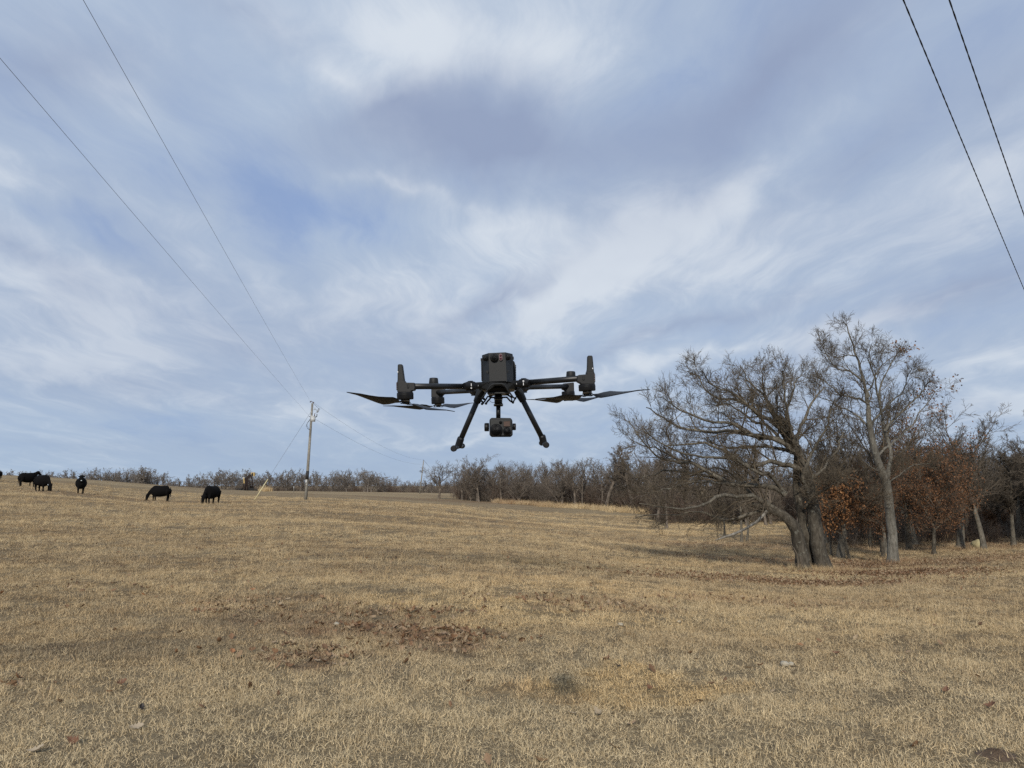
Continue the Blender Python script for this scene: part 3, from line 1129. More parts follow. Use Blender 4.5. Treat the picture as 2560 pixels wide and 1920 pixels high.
def make_tall_tree():
    Y = 26.0
    base = P(2232, 1416, Y)
    base[2] = float(gz(base[0], base[1]))
    pp = lambda l, dy=0: limb_pts(l, Y, dy, c1)
    trunk = [tuple(P(*c1(x, y), Y)) for x, y in [(1530, 1335), (1527, 1230), (1520, 1100), (1508, 980), (1490, 880), (1455, 790), (1436, 730), (1412, 610), (1400, 500)]]
    trunks = [(trunk, [.18, .165, .155, .145, .135, .12, .11, .095, .08])]
    L = [
        (pp([(1402, 520), (1395, 450), (1370, 350), (1330, 200), (1290, 90), (1270, 48)], .5), .08, .010),
        (pp([(1492, 885), (1520, 750), (1482, 600), (1455, 450), (1490, 320), (1560, 210)], 1.2), .085, .012),
        (pp([(1400, 480), (1330, 450), (1250, 425), (1150, 350), (1075, 322)], -1.2), .045, .010),
        (pp([(1485, 620), (1550, 540), (1640, 460), (1700, 390), (1720, 350)], -.8), .05, .010),
        (pp([(1340, 230), (1290, 225), (1230, 235), (1160, 190)], .8), .028, .008),
        (pp([(1412, 610), (1350, 545), (1270, 500), (1190, 460), (1130, 440)], 1.6), .045, .010),
        (pp([(1440, 760), (1520, 690), (1620, 600), (1700, 480), (1775, 395)], 1.6), .05, .010),
        (pp([(1372, 360), (1310, 310), (1230, 290), (1180, 215), (1165, 150)], -.9), .032, .008),
        (pp([(1455, 460), (1430, 330), (1400, 240), (1420, 160)], -1.0), .04, .008),
        (pp([(1395, 450), (1440, 330), (1500, 250), (1590, 210)], 2.0), .035, .008),
        (pp([(1410, 600), (1470, 520), (1560, 440), (1610, 330), (1625, 290)], -1.8), .04, .008),
        (pp([(1500, 900), (1560, 850), (1640, 800), (1730, 790)], -1.0), .035, .008),
        (pp([(1470, 840), (1400, 800), (1340, 740), (1270, 700)], -1.4), .03, .008),
        (pp([(1500, 930), (1470, 920), (1460, 960), (1430, 990)], -.8), .02, .006),
    ]
    A = np.array
    prm = [
        (11, .12, 1.0, 46, 13, .36, .50, .80, 8, .07, .03, 4, A([0, 0, .3]), .30),
        (6, .14, 1.0, 40, 12, .52, .58, .35, 5, .09, .03, 3, A([0, 0, .3]), .32),
        (4, .15, 1.0, 38, 12, .55, .66, .35, 3, .10, .03, 3, A([0, 0, .2]), .18),
        (3, .25, 1.0, 34, 12, .60, .78, .40, 2, .12, .02, 3, None, .12),
    ]
    hero('tall_tree', 'tall slender pale-barked tree rising above all the others', base, trunks, L, M_PALE, prm, 5, M_PALE, M_TWIG,
         leaf=(M_LEAFD, 260, .11, .10, 3.5, 7.0, base[0] + 1.6, 99))


def bare_tree(seed, H, spread, style, twig_r=.012, dens=1.0, lean=0.0):
    """a whole procedural winter tree at the origin; returns trunk and crown mesh arrays + tips"""
    r = np.random.default_rng(seed)
    R0 = H * .024 * (.55 if seed == 231 else 1.0)
    d0 = np.array([[r.normal(0, .07) + lean, r.normal(0, .07), 1.0]])
    th = H * {'oak': .55, 'tall': .86, 'bush': .30}[style]
    Tp, Tr = grow(np.zeros((1, 3)), d0, np.array([th]), np.array([R0]), 12, .07 if style != 'tall' else .04, .04, r, .35 if style != 'tall' else .16)
    Tr[0, 0] *= 1.5
    Tp[0, 0, 2] -= .12
    Tl = plen(Tp)
    segs = []
    k1 = {'oak': 13, 'tall': 22, 'bush': 14}[style]
    t0 = {'oak': .36, 'tall': .34, 'bush': .08}[style]
    S, D, L, R = spawn(Tp, Tr, Tl, k1, t0, 1.0, 50 if style != 'tall' else 44, 13, {'oak': .78, 'tall': .36, 'bush': 2.2}[style] * spread, .58, r, .45 if style == 'tall' else .15)
    P1, R1 = grow(S, D, L, R, 8, .10, .05, r, .2)
    segs.append((P1, R1, 5))
    lv = [(int(9 * dens), 44, .46, .55, 5, .12, .03, 4), (int(7 * dens), 40, .52, .60, 4, .13, .03, 3), (int(5 * dens), 36, .58, .70, 2, .14, .02, 3)]
    for (k, ang, lr, rr, ns, wig, up, sd) in lv:
        S, D, L, R = spawn(P1, R1, L, k, .12, 1.0, ang, 13, lr, rr, r, .35)
        R = np.clip(R, twig_r, None)
        P1, R1 = grow(S, D, L, R, ns, wig, up, r, .4)
        segs.append((P1, R1, sd))
    t = tubes(Tp, Tr, 9)
    c = join([tubes(a, b, s) for a, b, s in segs])
    return t, c, P1[:, -1]


class TreeKind:
    def __init__(s, seed, H, spread, style, bark, twig, twig_r=.012, dens=1.0, leaf=None, lean=0.0):
        t, c, tips = bare_tree(seed, H, spread, style, twig_r, dens, lean)
        s.H = max(tips[:, 2].max(), .1)
        s.trunk = mesh_np('trunk', *t, mat=bark, smooth=True)
        s.crown = mesh_np('crown', *c, mat=twig)
        s.fol = None
        if leaf:
            mat, n, size, spr, hi = leaf
            r = np.random.default_rng(seed)
            sel = tips[tips[:, 2] < s.H * hi]
            v, tt = leaves_on(sel, n, size, spr, r)
            s.fol = mesh_np('foliage', v, None, tt, mat=mat)
        s.proto = None

    def place(s, name, label, px, Y, ytop=None, height=None, group=None, rz=None, widen=1.0, cat='tree', sink=.05):
        q = GP(px, Y)
        if ytop is not None:
            height = P(px, ytop, Y)[2] - q[2]
        k = height / s.H
        if s.proto is None:
            root = empty(name, tuple(q))
            link('trunk', s.trunk, root)
            link('crown', s.crown, root)
            if s.fol:
                link('foliage', s.fol, root)
            s.proto = root
        else:
            root = s.proto.copy()
            COL.objects.link(root)
            root.name = name
            for ch in s.proto.children:
                c = ch.copy()
                COL.objects.link(c)
                c.parent = root
        root.location = (q[0], q[1], q[2] - sink)
        root.rotation_euler = (0, 0, random.uniform(0, 6.28) if rz is None else rz)
        root.scale = (k * widen, k * widen, k)
        if 'group' in root:
            del root['group']
        tag(root, label, cat, group)
        return root


make_oak()
make_tall_tree()

near_dark = [TreeKind(201 + i, 9, s, st, M_LIMB, M_TWIGD, .010, 1.0) for i, (s, st) in enumerate([(1.0, 'oak'), (.9, 'tall'), (.85, 'oak'), (1.0, 'tall')])]
russet = TreeKind(230, 8, 1.0, 'oak', M_BARK, M_TWIGD, .010, 1.0, leaf=(M_LEAFD, 7000, .13, .34, .92))
orange = TreeKind(231, 5, .70, 'oak', M_BARK, M_TWIGD, .010, .8, leaf=(M_LEAFT, 3600, .125, .20, .90))
nd = near_dark
nd[0].place('dark_oak', 'dark forked oak with crooked crown right of the russet tree', 2388, 34, ytop=1000, rz=.6)
nd[1].place('leaning_tree', 'slim grey tree right of the dark forked oak', 2446, 32, ytop=1085, rz=2.1)
nd[3].place('edge_tree', 'slim tree with straight trunk at the right edge of the photo', 2520, 35, ytop=1110, rz=4.0)
nd[2].place('old_tree', 'thick-trunked bare tree standing between the russet tree and the tall pale tree', 2275, 37, ytop=1010, rz=1.0)
nd[0].place('inner_tree', 'dark bare tree close behind the tall pale tree', 2200, 31, ytop=960, rz=3.3, widen=.8)
russet.place('russet_oak', 'oak still hung with dark russet leaves behind the tall pale tree', 2262, 33, ytop=1000, rz=.4, widen=.8)
russet.place('russet_sapling', 'low russet-leaved tree just right of the tall pale trunk', 2322, 30.5, ytop=1135, rz=1.7, widen=.9)
russet.place('russet_sapling', 'low russet-leaved tree just left of the tall pale trunk', 2196, 30.0, ytop=1120, rz=4.1, widen=.8)
russet.place('low_russet_oak', 'shorter russet-leaved oak right behind the tall pale trunk', 2165, 36, ytop=1120, rz=2.5, widen=.8)
orange.place('orange_leaved_oak', 'small oak bright with orange-brown leaves between twin oak and pale tree', 2112, 29, ytop=1165, rz=.0, widen=.80)
orange.place('red_shrub', 'small russet sapling under the woods at far right', 2500, 44, ytop=1265, rz=1.0, widen=1.2)
nd[2].place('oak_behind', 'bare tree close behind the right side of the twin oak', 2090, 30, ytop=985, rz=5.0, widen=.9)

# woods
wood = [TreeKind(300 + i, 10, s, st, M_WOOD, M_WOOD, .017, d) for i, (s, st, d) in enumerate(
    [(1.0, 'oak', .9), (.8, 'tall', .9), (.9, 'oak', .8), (.9, 'tall', .75), (1.0, 'bush', .9), (.75, 'oak', .9)])]
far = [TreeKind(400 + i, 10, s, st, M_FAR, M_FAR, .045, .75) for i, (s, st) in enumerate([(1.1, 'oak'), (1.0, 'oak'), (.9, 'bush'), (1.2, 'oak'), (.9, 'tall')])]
rr = random.Random(11)
# named trees of the middle wood
wood[0].place('fork_tree', 'forked bare tree at the left end of the middle wood', 1098, 148, ytop=1150, rz=1.2, widen=1.3)
wood[2].place('round_tree', 'big round bushy bare tree beside the forked one in the middle wood', 1195, 142, ytop=1132, rz=.3, widen=1.15)
wood[1].place('tall_wood_tree', 'tallest pale feathery tree of the middle wood left of the twin oak', 1514, 116, ytop=1102, rz=2, widen=1.3)
wood[1].place('feathery_tree', 'feathery tree touching the left limbs of the twin oak', 1580, 112, ytop=1118, rz=4, widen=1.3)
for i in range(58):
    px = 1130 + 540 * (i + rr.random()) / 58
    Yd = 150 - (px - 1130) * .085 + rr.uniform(-4, 38)
    top = 1160 - (px - 1250) * .03 + rr.uniform(-14, 16)
    rr.choice(wood).place('woodland_tree', 'bare grey-brown tree in the wood across the hollow', px, Yd, ytop=top, group='trees of the wood across the hollow', widen=rr.uniform(.7, 1.2))
for i in range(72):
    px = 1640 + 1150 * (i + rr.random()) / 72
    Yd = rr.choice((rr.uniform(40, 60), rr.uniform(50, 90)))
    if px < 2050 and Yd < 58:
        Yd += 18
    top = 1118 + rr.uniform(-20, 55) + (max(0, 2000 - px)) * .02
    rr.choice(wood[:4] + wood[5:]).place('background_tree', 'bare dark tree in the wood behind the oaks', px, Yd, ytop=top, group='trees of the wood behind the oaks', widen=rr.uniform(.6, 1.0))
for i in range(16):
    px = 2560 + 900 * rr.random()
    rr.choice(nd).place('outer_tree', 'bare dark tree in the wood behind the oaks', px, rr.uniform(30, 44), height=rr.uniform(5, 7.5), group='trees of the wood behind the oaks')
for i in range(22):
    px = 2010 + 620 * (i + rr.random()) / 22
    rr.choice(nd).place('background_tree', 'bare dark tree in the wood behind the oaks', px, rr.uniform(38, 50), ytop=1075 + rr.uniform(-25, 60) + max(0, px - 2450) * .2, group='trees of the wood behind the oaks', widen=rr.uniform(.75, 1.1))
# trunks seen through the oak
for j, (px, Yd, tp) in enumerate([(1806, 44, 1150), (1848, 40, 1120), (1862, 41, 1150), (1995, 33, 1150), (2068, 31, 1200)]):
    lab = ['slim trunk seen below the left limbs of the twin oak', 'thicker of two trunks seen below the middle of the twin oak',
           'thinner of two trunks seen below the middle of the twin oak', 'dark tree directly behind the left trunk of the twin oak',
           'small pale tree between twin oak and orange oak'][j]
    nd[j % 4].place('understory_tree', lab, px, Yd, ytop=tp, widen=.6)

# tree line beyond the rise
xs = [-60, 0, 60, 120, 200, 300, 350, 420, 480, 560, 600, 650, 720, 800, 860, 905, 960, 1000, 1080]
tp = [1178, 1178, 1176, 1178, 1175, 1172, 1166, 1182, 1186, 1174, 1172, 1176, 1170, 1180, 1174, 1170, 1182, 1196, 1198]
specials = {345: 'windswept tree standing above the far tree line on the left', 718: 'round tree above the far tree line left of the near pole',
            868: 'left one of two broad oaks in the far tree line', 912: 'right one of two broad oaks in the far tree line'}
for px, lab in specials.items():
    far[0 if px != 345 else 1].place('far_tree', lab, px, 300, ytop=1169, widen=1.25)
for i in range(120):
    px = -260 + 1380 * (i + rr.random()) / 120
    Yd = 305 + rr.uniform(-14, 60)
    top = np.interp(px, xs, tp) + rr.choice((rr.uniform(-7, 2), rr.uniform(0, 18)))
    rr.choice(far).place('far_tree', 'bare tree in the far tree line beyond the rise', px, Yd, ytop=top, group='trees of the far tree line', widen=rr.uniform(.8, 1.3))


def make_brush():
    """twiggy undergrowth filling the woods"""
    protos = []
    for i in range(5):
        r = np.random.default_rng(600 + i)
        n = 26
        S = np.stack([r.normal(0, .55, n), r.normal(0, .55, n), np.zeros(n)], -1)
        D = np.stack([r.normal(0, .30, n), r.normal(0, .30, n), np.ones(n)], -1)
        L = r.uniform(1.0, 2.6, n)
        R = r.uniform(.010, .024, n)
        P1, R1 = grow(S, D, L, R, 6, .13, .03, r, .3)
        sg = [tubes(P1, R1, 3)]
        for kk in range(2):
            S, D, L, R = spawn(P1, R1, L, 6 if kk == 0 else 4, .15, 1., 42, 12, .42, .6, r, .3)
            R = np.clip(R, .007, None)
            P1, R1 = grow(S, D, L, R, 3, .18, .03, r, .4)
            sg.append(tubes(P1, R1, 3))
        v, q = join(sg)
        protos.append(mesh_np('brush_piece', v, q, mat=M_BRUSH if i % 2 else M_WOOD))
    r = RNG
    X, Y, S = [], [], []

    def band(px0, px1, n, y0, y1, s0, s1):
        px = r.uniform(px0, px1, n)
        yy = r.uniform(y0(px), y1(px))
        X.append((px - 1280) / F * yy)
        Y.append(yy)
        S.append(r.uniform(s0, s1, n))
    band(1150, 1680, 620, lambda p: 150 - (p - 1130) * .085, lambda p: 200 - (p - 1130) * .085, .9, 1.9)
    band(1640, 2900, 480, lambda p: 46 + 20 * (p < 2050), lambda p: 95 + 0 * p, .6, 1.5)
    band(2060, 2900, 150, lambda p: 36 + 0 * p, lambda p: 50 + 0 * p, .35, .9)
    band(-300, 1150, 800, lambda p: 296 + 0 * p, lambda p: 380 + 0 * p, 1.0, 2.1)
    X, Y, S = map(np.concatenate, (X, Y, S))
    n = len(X)
    scatter('woodland_undergrowth', 'brown leafless undergrowth filling the floor of the woods', protos,
            np.stack([X, Y, gz(X, Y)], -1), np.stack([r.normal(0, .08, n), r.normal(0, .08, n), r.uniform(0, 6.28, n)], -1),
            np.stack([S, S, S * r.uniform(.7, 1.1, n)], -1), r.integers(0, 5, n))
    # straw coloured bank grass along the foot of the middle wood
    pr = [blades_mesh('bank_grass', 60, .35, .7, .03, .5, 70 + i, M_GRASS) for i in range(3)]
    n = 420
    px = r.uniform(1240, 1680, n)
    yy = 142 - (px - 1130) * .085 + r.normal(0, 1.6, n)
    xx = (px - 1280) / F * yy
    s = r.uniform(.6, 1.5, n)
    scatter('bank_grass', 'straw-yellow long grass along the foot of the far wood', pr, np.stack([xx, yy, gz(xx, yy)], -1),
            np.stack([0 * xx, 0 * xx, r.uniform(0, 6.28, n)], -1), np.stack([s, s, s], -1), r.integers(0, 3, n))


make_brush()


# ------------------------------------------------------------------ cattle
M_COW = principled('black_hide', (0.0060, 0.0055, 0.0055), .85, spec=.08, var=.4, vscale=6)
M_TAG = principled('pale_tag', (0.55, 0.6, 0.6), .5)


def cow_mesh(pose, seed):
    m = MB()
    sec = [(-.92, 1.06, .12, .16), (-.88, 1.00, .26, .33), (-.68, .95, .34, .42), (-.35, .90, .41, .46), (0, .87, .44, .48),
           (.28, .89, .40, .48), (.48, .93, .33, .46), (.64, .96, .26, .40), (.78, 1.0, .14, .26)]
    m.tube([(x, 0, z) for x, z, a, b in sec], [(b, a) for x, z, a, b in sec], 20, ref=(0, 0, 1))
    if pose == 'graze':
        nk = [(.45, 0, 1.02), (.72, .0, .93), (.94, .0, .76), (1.08, 0, .56)]
        nr = [(.34, .19), (.25, .15), (.17, .12), (.13, .11)]
        hd = [(1.06, 0, .62), (1.12, 0, .50), (1.17, 0, .30), (1.22, 0, .12), (1.24, 0, .04)]
        ear = (1.07, .60)
    else:
        nk = [(.50, 0, 1.05), (.76, 0, 1.16), (.96, 0, 1.30), (1.06, 0, 1.38)]
        nr = [(.34, .18), (.26, .16), (.19, .13), (.14, .12)]
        hd = [(.98, 0, 1.42), (1.12, 0, 1.38), (1.26, 0, 1.28), (1.36, 0, 1.18), (1.40, 0, 1.14)]
        ear = (1.04, 1.43)
    m.tube(nk, nr, 14, ref=(-.3, 0, 1))
    m.tube(hd, [(.15, .15), (.165, .15), (.125, .115), (.115, .11), (.08, .08)], 12)
    for s in (-1, 1):
        m.tube([(ear[0], s * .08, ear[1]), (ear[0] - .02, s * .20, ear[1] + .02), (ear[0] - .03, s * .28, ear[1] + .0)], [(.05, .03), (.065, .03), (.02, .02)], 8)
        k = .06 * s * (1 if seed % 2 else -1)
        m.tube([(.50, s * .17, .85), (.51 + k, s * .18, .62), (.51 + k * 1.4, s * .17, .40), (.50 + k * 1.5, s * .17, .14), (.52 + k * 1.5, s * .17, .0)],
               [.17, .115, .075, .060, .078], 10)
        m.tube([(-.66, s * .16, .95), (-.62 - k, s * .20, .72), (-.74 - k, s * .19, .48), (-.70 - k, s * .18, .14), (-.67 - k, s * .18, .0)],
               [.28, .20, .090, .062, .078], 10)
    m.tube([(-.88, 0, 1.22), (-.97, 0, 1.05), (-.97, .02, .75), (-.95, .03, .52), (-.95, .03, .38)], [.035, .03, .024, .045, .03], 8)
    me = bpy.data.meshes.new('cow')
    me.from_pydata([(v[0] * .86, v[1], v[2]) for v in m.v], [], m.f)
    o = bpy.data.objects.new('cow_build', me)
    COL.objects.link(o)
    rm = o.modifiers.new('r', 'REMESH')
    rm.mode = 'VOXEL'
    rm.voxel_size = .026
    rm.use_smooth_shade = True
    s_ = o.modifiers.new('s', 'SMOOTH')
    s_.iterations = 4
    s_.factor = .5
    dg = bpy.context.evaluated_depsgraph_get()
    out = bpy.data.meshes.new_from_object(o.evaluated_get(dg))
    bpy.data.objects.remove(o)
    out.materials.clear()
    out.materials.append(M_COW)
    out.name = 'cow'
    return out, ear


CM = {('graze', 0): cow_mesh('graze', 0), ('graze', 1): cow_mesh('graze', 1), ('stand', 0): cow_mesh('stand', 0)}
# px, distance, heading (deg, 0 = facing right), pose, size, label
for (px, Yd, hdg, key, sc, lab, tg) in [
        (-20, 82, 215, ('stand', 0), 1.0, 'black cow cut off by the left edge of the photo', None),
        (68, 72, 62, ('stand', 0), 1.0, 'black cow standing half behind a grazing one at far left', None),
        (107, 62.5, -24, ('graze', 1), 1.02, 'black cow grazing to the right beside the standing one at far left', 'ear'),
        (203, 62, -60, ('stand', 0), 1.0, 'black cow facing the camera with head raised', 'chin'),
        (402, 62, 206, ('graze', 0), .98, 'black cow grazing to the left, seen from the side', None),
        (530, 58, 258, ('graze', 1), 1.04, 'black cow grazing nearest the pump jack, turned half towards the camera', None)]:
    me, ear = CM[key]
    q = GP(px, Yd)
    root = link('cow', me, None, (q[0], q[1], q[2] - .015))
    root.rotation_euler = (0, 0, math.radians(hdg))
    root.scale = (sc, sc, sc)
    tag(root, lab, 'cow', 'black cattle on the rise')
    if tg:
        m = MB()
        if tg == 'ear':
            m.box((ear[0] - .02, -.25, ear[1] - .05), .02, .07, .09)
        else:
            m.box((1.30, 0, 1.10), .03, .09, .06)
        e = m.build('ear_tag' if tg == 'ear' else 'nose_patch', M_TAG)
        e.parent = root


# ------------------------------------------------------------------ poles and wires
M_POLE = bark_mat('weathered_pole_wood', (0.20, 0.185, 0.155), (0.38, 0.36, 0.315), 18)
M_WIRE = principled('bare_wire', (0.16, 0.17, 0.19), .5, .4)
M_CABLE = principled('black_cable', (0.012, 0.012, 0.013), .6)
M_GALV = principled('galvanised', (0.34, 0.35, 0.35), .45, .6, var=.15)
M_CAN = principled('pale_grey_paint', (0.50, 0.51, 0.50), .5, var=.1, vscale=4)
M_DARK = principled('dark_wrap', (0.020, 0.018, 0.017), .7)
M_PORC = principled('brown_porcelain', (0.07, 0.035, 0.02), .25)
M_YEL = principled('faded_yellow_plastic', (0.62, 0.54, 0.30), .5, var=.12, vscale=2)
z7 = lambda x, y: (700 + .16878 * x, 980 + .16878 * y)

YP = 74.0
pb = P(764, 1252, YP)
pb[2] = float(gz(pb[0], pb[1]))
pt = P(781, 1008, YP)
pole = empty('utility_pole', tuple(pb))
tag(pole, 'weathered wooden power pole with a grey transformer, leaning right', 'utility pole')
ax = (Vector(pt) - Vector(pb))
m = MB()
m.tube([Vector(pb) + ax * t - Vector((0, 0, .2)) * (t == 0) for t in (0, .25, .5, .75, 1)], [.155, .145, .13, .115, .10], 12)
m.build('shaft', M_POLE, pole)


def on_pole(py):
    t = (1252 - py) / (1252 - 1008)
    return Vector(pb) + ax * t


MB().tube([on_pole(1201), on_pole(1180)], .155, 12).build('dark_wrap', M_DARK, pole)
MB().box(on_pole(1205) + Vector((-.03, -.17, 0)), .16, .02, .28).build('number_plate', M_CAN, pole)
MB().box(on_pole(1213) + Vector((0, -.16, 0)), .07, .02, .10).build('small_plate', M_CAN, pole)
m = MB()
c_ = P(*z7(492, 400), YP - .35)
m.tube([P(*z7(487, 437), YP - .4), P(*z7(492, 372), YP - .4)], [.23, .24], 14)
m.tube([P(*z7(493, 371), YP - .4), P(*z7(494, 358), YP - .4)], [.25, .16], 14)
m.box(on_pole(1042) + Vector((.12, -.15, 0)), .3, .2, .12)
tr = m.build('transformer', M_CAN, pole)
MB().tube([P(*z7(512, 360), YP - .4), P(*z7(513, 318), YP - .4)], [.05, .03], 8).build('bushing', M_PORC, tr)
m = MB()
m.tube([P(*z7(430, 362), YP), P(*z7(440, 366), YP), P(*z7(545, 368), YP)], .035, 6)
m.tube([P(*z7(525, 372), YP - .3), P(*z7(546, 358), YP - .3), P(*z7(548, 325), YP - .3)], .04, 6)
m.build('arrester_bracket', M_DARK, pole)
m = MB()
m.tube([P(*z7(470, 262), YP), P(*z7(540, 262), YP)], .02, 6)
m.tube([P(*z7(517, 232), YP), P(*z7(517, 262), YP)], .03, 6)
m.build('fuse_bracket', M_GALV, pole)
m = MB()
m.tube([P(*z7(552, 300), YP), P(*z7(575, 238), YP), P(*z7(588, 256), YP)], .04, 6)
m.tube([P(*z7(545, 262), YP), P(*z7(545, 300), YP), P(*z7(562, 302), YP)], .035, 6)
m.tube([P(*z7(588, 256), YP), P(*z7(562, 302), YP)], .022, 6)
m.build('fuse_cutout', M_GALV, pole)
m = MB()
m.tube([P(*z7(445, 148), YP), P(*z7(460, 136), YP), P(*z7(480, 150), YP), P(*z7(500, 152), YP)], .04, 6)
m.ball(P(*z7(497, 160), YP), .07, 8, 6)
m.ball(P(*z7(449, 148), YP), .06, 8, 6)
m.build('top_insulator', M_PORC, pole)
m = MB()
m.tube([P(*z7(450, 395), YP), P(*z7(410, 450), YP - .1), P(*z7(388, 500), YP - .1), P(*z7(410, 545), YP - .1), P(*z7(440, 565), YP)], .018, 5)
m.tube([P(*z7(448, 410), YP), P(*z7(404, 462), YP - .2), P(*z7(398, 500), YP - .2), P(*z7(438, 560), YP)], .014, 5)
m.tube([P(*z7(560, 230), YP), P(*z7(500, 178), YP)], .014, 5)
m.tube([P(*z7(517, 320), YP - .4), P(*z7(540, 305), YP - .2)], .014, 5)
m.build('jumper_wire', M_CABLE, pole)


def wire_pts(a, b, sag, n=60):
    a, b = Vector(a), Vector(b)
    out = []
    for i in range(n + 1):
        t = i / n
        p = a.lerp(b, t)
        p.z -= 4 * sag * t * (1 - t)
        out.append(p)
    return out


def wire(a, b, sag, r, label, mat=M_WIRE, n=60):
    pts = wire_pts(a, b, sag, n)
    m = MB().tube(pts, r, 5)
    o = m.build('power_line', mat, loc=tuple(pts[0]))
    tag(o, label, 'wire')
    return o


# primary and neutral: from the pole over the photographer's left shoulder
def beyond(a, px, py, Yc, Yend):
    q = P(px, py, Yc)
    a = np.asarray(a)
    t = (Yend - a[1]) / (q[1] - a[1])
    return a + (q - a) * t


A1 = P(*z7(452, 140), YP)
B1 = beyond(A1, 240, 0, 11.0, -60)
A2 = P(*z7(425, 345), YP)
B2 = beyond(A2, 0, 92, 11.5, -60)
wire(A1, B1, .35, .0048, 'upper thin wire rising steeply from the pole top to the upper left')
wire(A2, B2, .35, .0048, 'lower thin wire running from the pole to the left edge of the photo')
# second pole
YQ = 200.0
qb = P(1049, 1243, YQ)
qb[2] = float(gz(qb[0], qb[1]))
qt = P(1059, 1152, YQ)
pole2 = empty('utility_pole', tuple(qb))
tag(pole2, 'distant thin leaning pole at the left end of the middle wood', 'utility pole')
MB().tube([qb - np.array([0, 0, .2]), (qb + qt) / 2, qt], [.17, .15, .12], 8).build('shaft', M_POLE, pole2)
MB().tube([qt + np.array([0, 0, -.1]), qt + np.array([0, 0, .35])], [.07, .04], 6).build('insulator', M_PORC, pole2)
wire(P(*z7(500, 160), YP), qt + np.array([0, 0, .3]), 1.4, .009, 'upper slack wire between the two wooden poles')
wire(P(*z7(520, 400), YP), qt + np.array([0, 0, -.9]), 1.3, .009, 'lower slack wire between the two wooden poles')
wire(qt + np.array([0, 0, .3]), P(1110, 1185, 330), 1.5, .03, 'thin wire leaving the distant pole towards the wood')

# guy wire with yellow marker
ga = P(636, 1240, 70)
ga[2] = float(gz(ga[0], ga[1]))
gt = P(*z7(455, 300), YP)
gw = empty('guy_wire', tuple(ga))
tag(gw, 'slanting guy wire with a long yellow marker sleeve left of the pole', 'guy wire')
MB().tube([ga, gt], .012, 5).build('wire', M_WIRE, gw)
g0, g1 = Vector(ga), Vector(gt)
MB().tube([g0 + (g1 - g0) * .002, g0 + (g1 - g0) * .23], .045, 8).build('marker_sleeve', M_YEL, gw)


# twin twisted cables at the upper right
def twisted(label, p0, p1, name='twisted_cable'):
    p0, p1 = np.asarray(p0, float), np.asarray(p1, float)
    d = p1 - p0
    a0, a1 = p0 - d * 1.6, p1 + d * 1.2
    L = np.linalg.norm(a1 - a0)
    n = int(L / .05)
    t = np.linspace(0, 1, n)[:, None]
    c = a0 + (a1 - a0) * t
    c[:, 2] -= (4 * .25 * t * (1 - t))[:, 0] - .25
    u = nrm(np.cross(a1 - a0, np.array([0, 0, 1.0]))[None])[0]
    w = nrm(np.cross(u, a1 - a0)[None])[0]
    ph = 2 * np.pi * (t * L) / .66
    root = empty(name, tuple(c[0]))
    tag(root, label, 'cable')
    for s in (0, math.pi):
        q = c + .0042 * (np.cos(ph + s) * u + np.sin(ph + s) * w)
        v, f = tubes(q[None] - c[0], np.full((1, n), .0092), 5)
        link('strand', mesh_np('strand', v, f, mat=M_CABLE), root)


twisted('left one of two black twisted cables in the upper right corner', P(2258, 0, 10.5), P(2560, 725, 24))
twisted('right one of two black twisted cables in the upper right corner', P(2373, 0, 10.5), P(2560, 540, 17.5))

# ------------------------------------------------------------------ pump jack and posts
M_RUST = principled('rusted_steel', (0.022, 0.012, 0.009), .8, .2, var=.5, vscale=2, bump=.3)
M_RUSTY = principled('faded_yellow_paint', (0.46, 0.33, 0.13), .7, var=.3, vscale=3)
M_IRON = principled('black_iron', (0.012, 0.011, 0.010), .7, .2)
zj = lambda x, y: (580 + x / 18.43, 1160 + y / 18.43)
YJ = 190.0
J = lambda x, y, dy=0: P(*zj(x, y), YJ + dy)
jb = J(700, 1260)
jb[2] = float(gz(jb[0], jb[1]))
pj = empty('pump_jack', tuple(jb))
tag(pj, 'rusty oil pump jack with a faded yellow head on the rise', 'pump jack')
zb = jb[2]
J0 = lambda x, dy=0, h=0.0: np.array((J(x, 1240, dy)[0], YJ + dy, zb + h))
m = MB().tube([J(600, 690), J(900, 505)], [(.42, .18), (.34, .16)], 4, ref=(0, 0, 1), sm=False)
m.build('walking_beam', M_RUST, pj)
m = MB()
m.prism([J(870, 395, -.4), J(1035, 385, -.4), J(1030, 560, -.4), J(985, 560, -.4), J(890, 540, -.4)], (0, .7, 0))
hh = m.build('horse_head', M_RUSTY, pj)
m = MB().prism([J(900, 440, -.45), J(970, 400, -.45), J(975, 550, -.45), J(890, 545, -.45)], (0, .8, 0))
m.build('cheek_plate', M_IRON, hh)
m = MB()
m.prism([J(760, 470), J(850, 470), J(850, 520), J(770, 520)], (0, .5, 0))
m.build('top_bracket', M_IRON, pj)
for (x0, x1, d) in ((645, 590, -.9), (650, 595, .9), (690, 725, -.7), (690, 725, .7)):
    MB().tube([J(x0, 650, d * .3), J0(x1, d)], [.20, .25], 6).build('samson_post', M_RUST, pj)
MB().tube([J(570, 640), J(545, 900), J0(490)], [.10, .10, .09], 6).build('ladder_rail', M_RUST, pj)
MB().prism([J(520, 640, -.3), J(560, 620, -.3), J(590, 900, -.3), J(530, 890, -.3)], (0, .5, 0)).build('counterweight', M_RUSTY, pj)
MB().box(J(550, 640), .5, .5, .35).build('tail_bearing', M_CAN, pj)
for d in (-.7, .7):
    MB().tube([J(780, 740, d), J(860, 1080, d)], .15, 6).build('pitman_arm', M_RUST, pj)
    MB().tube([J(885, 560, d), J(940, 800, d), J(925, 1090, d)], .15, 6).build('pitman_arm', M_RUST, pj)
MB().tube([J(770, 850), J(930, 850)], .09, 6).build('cross_bar', M_RUST, pj)
m = MB()
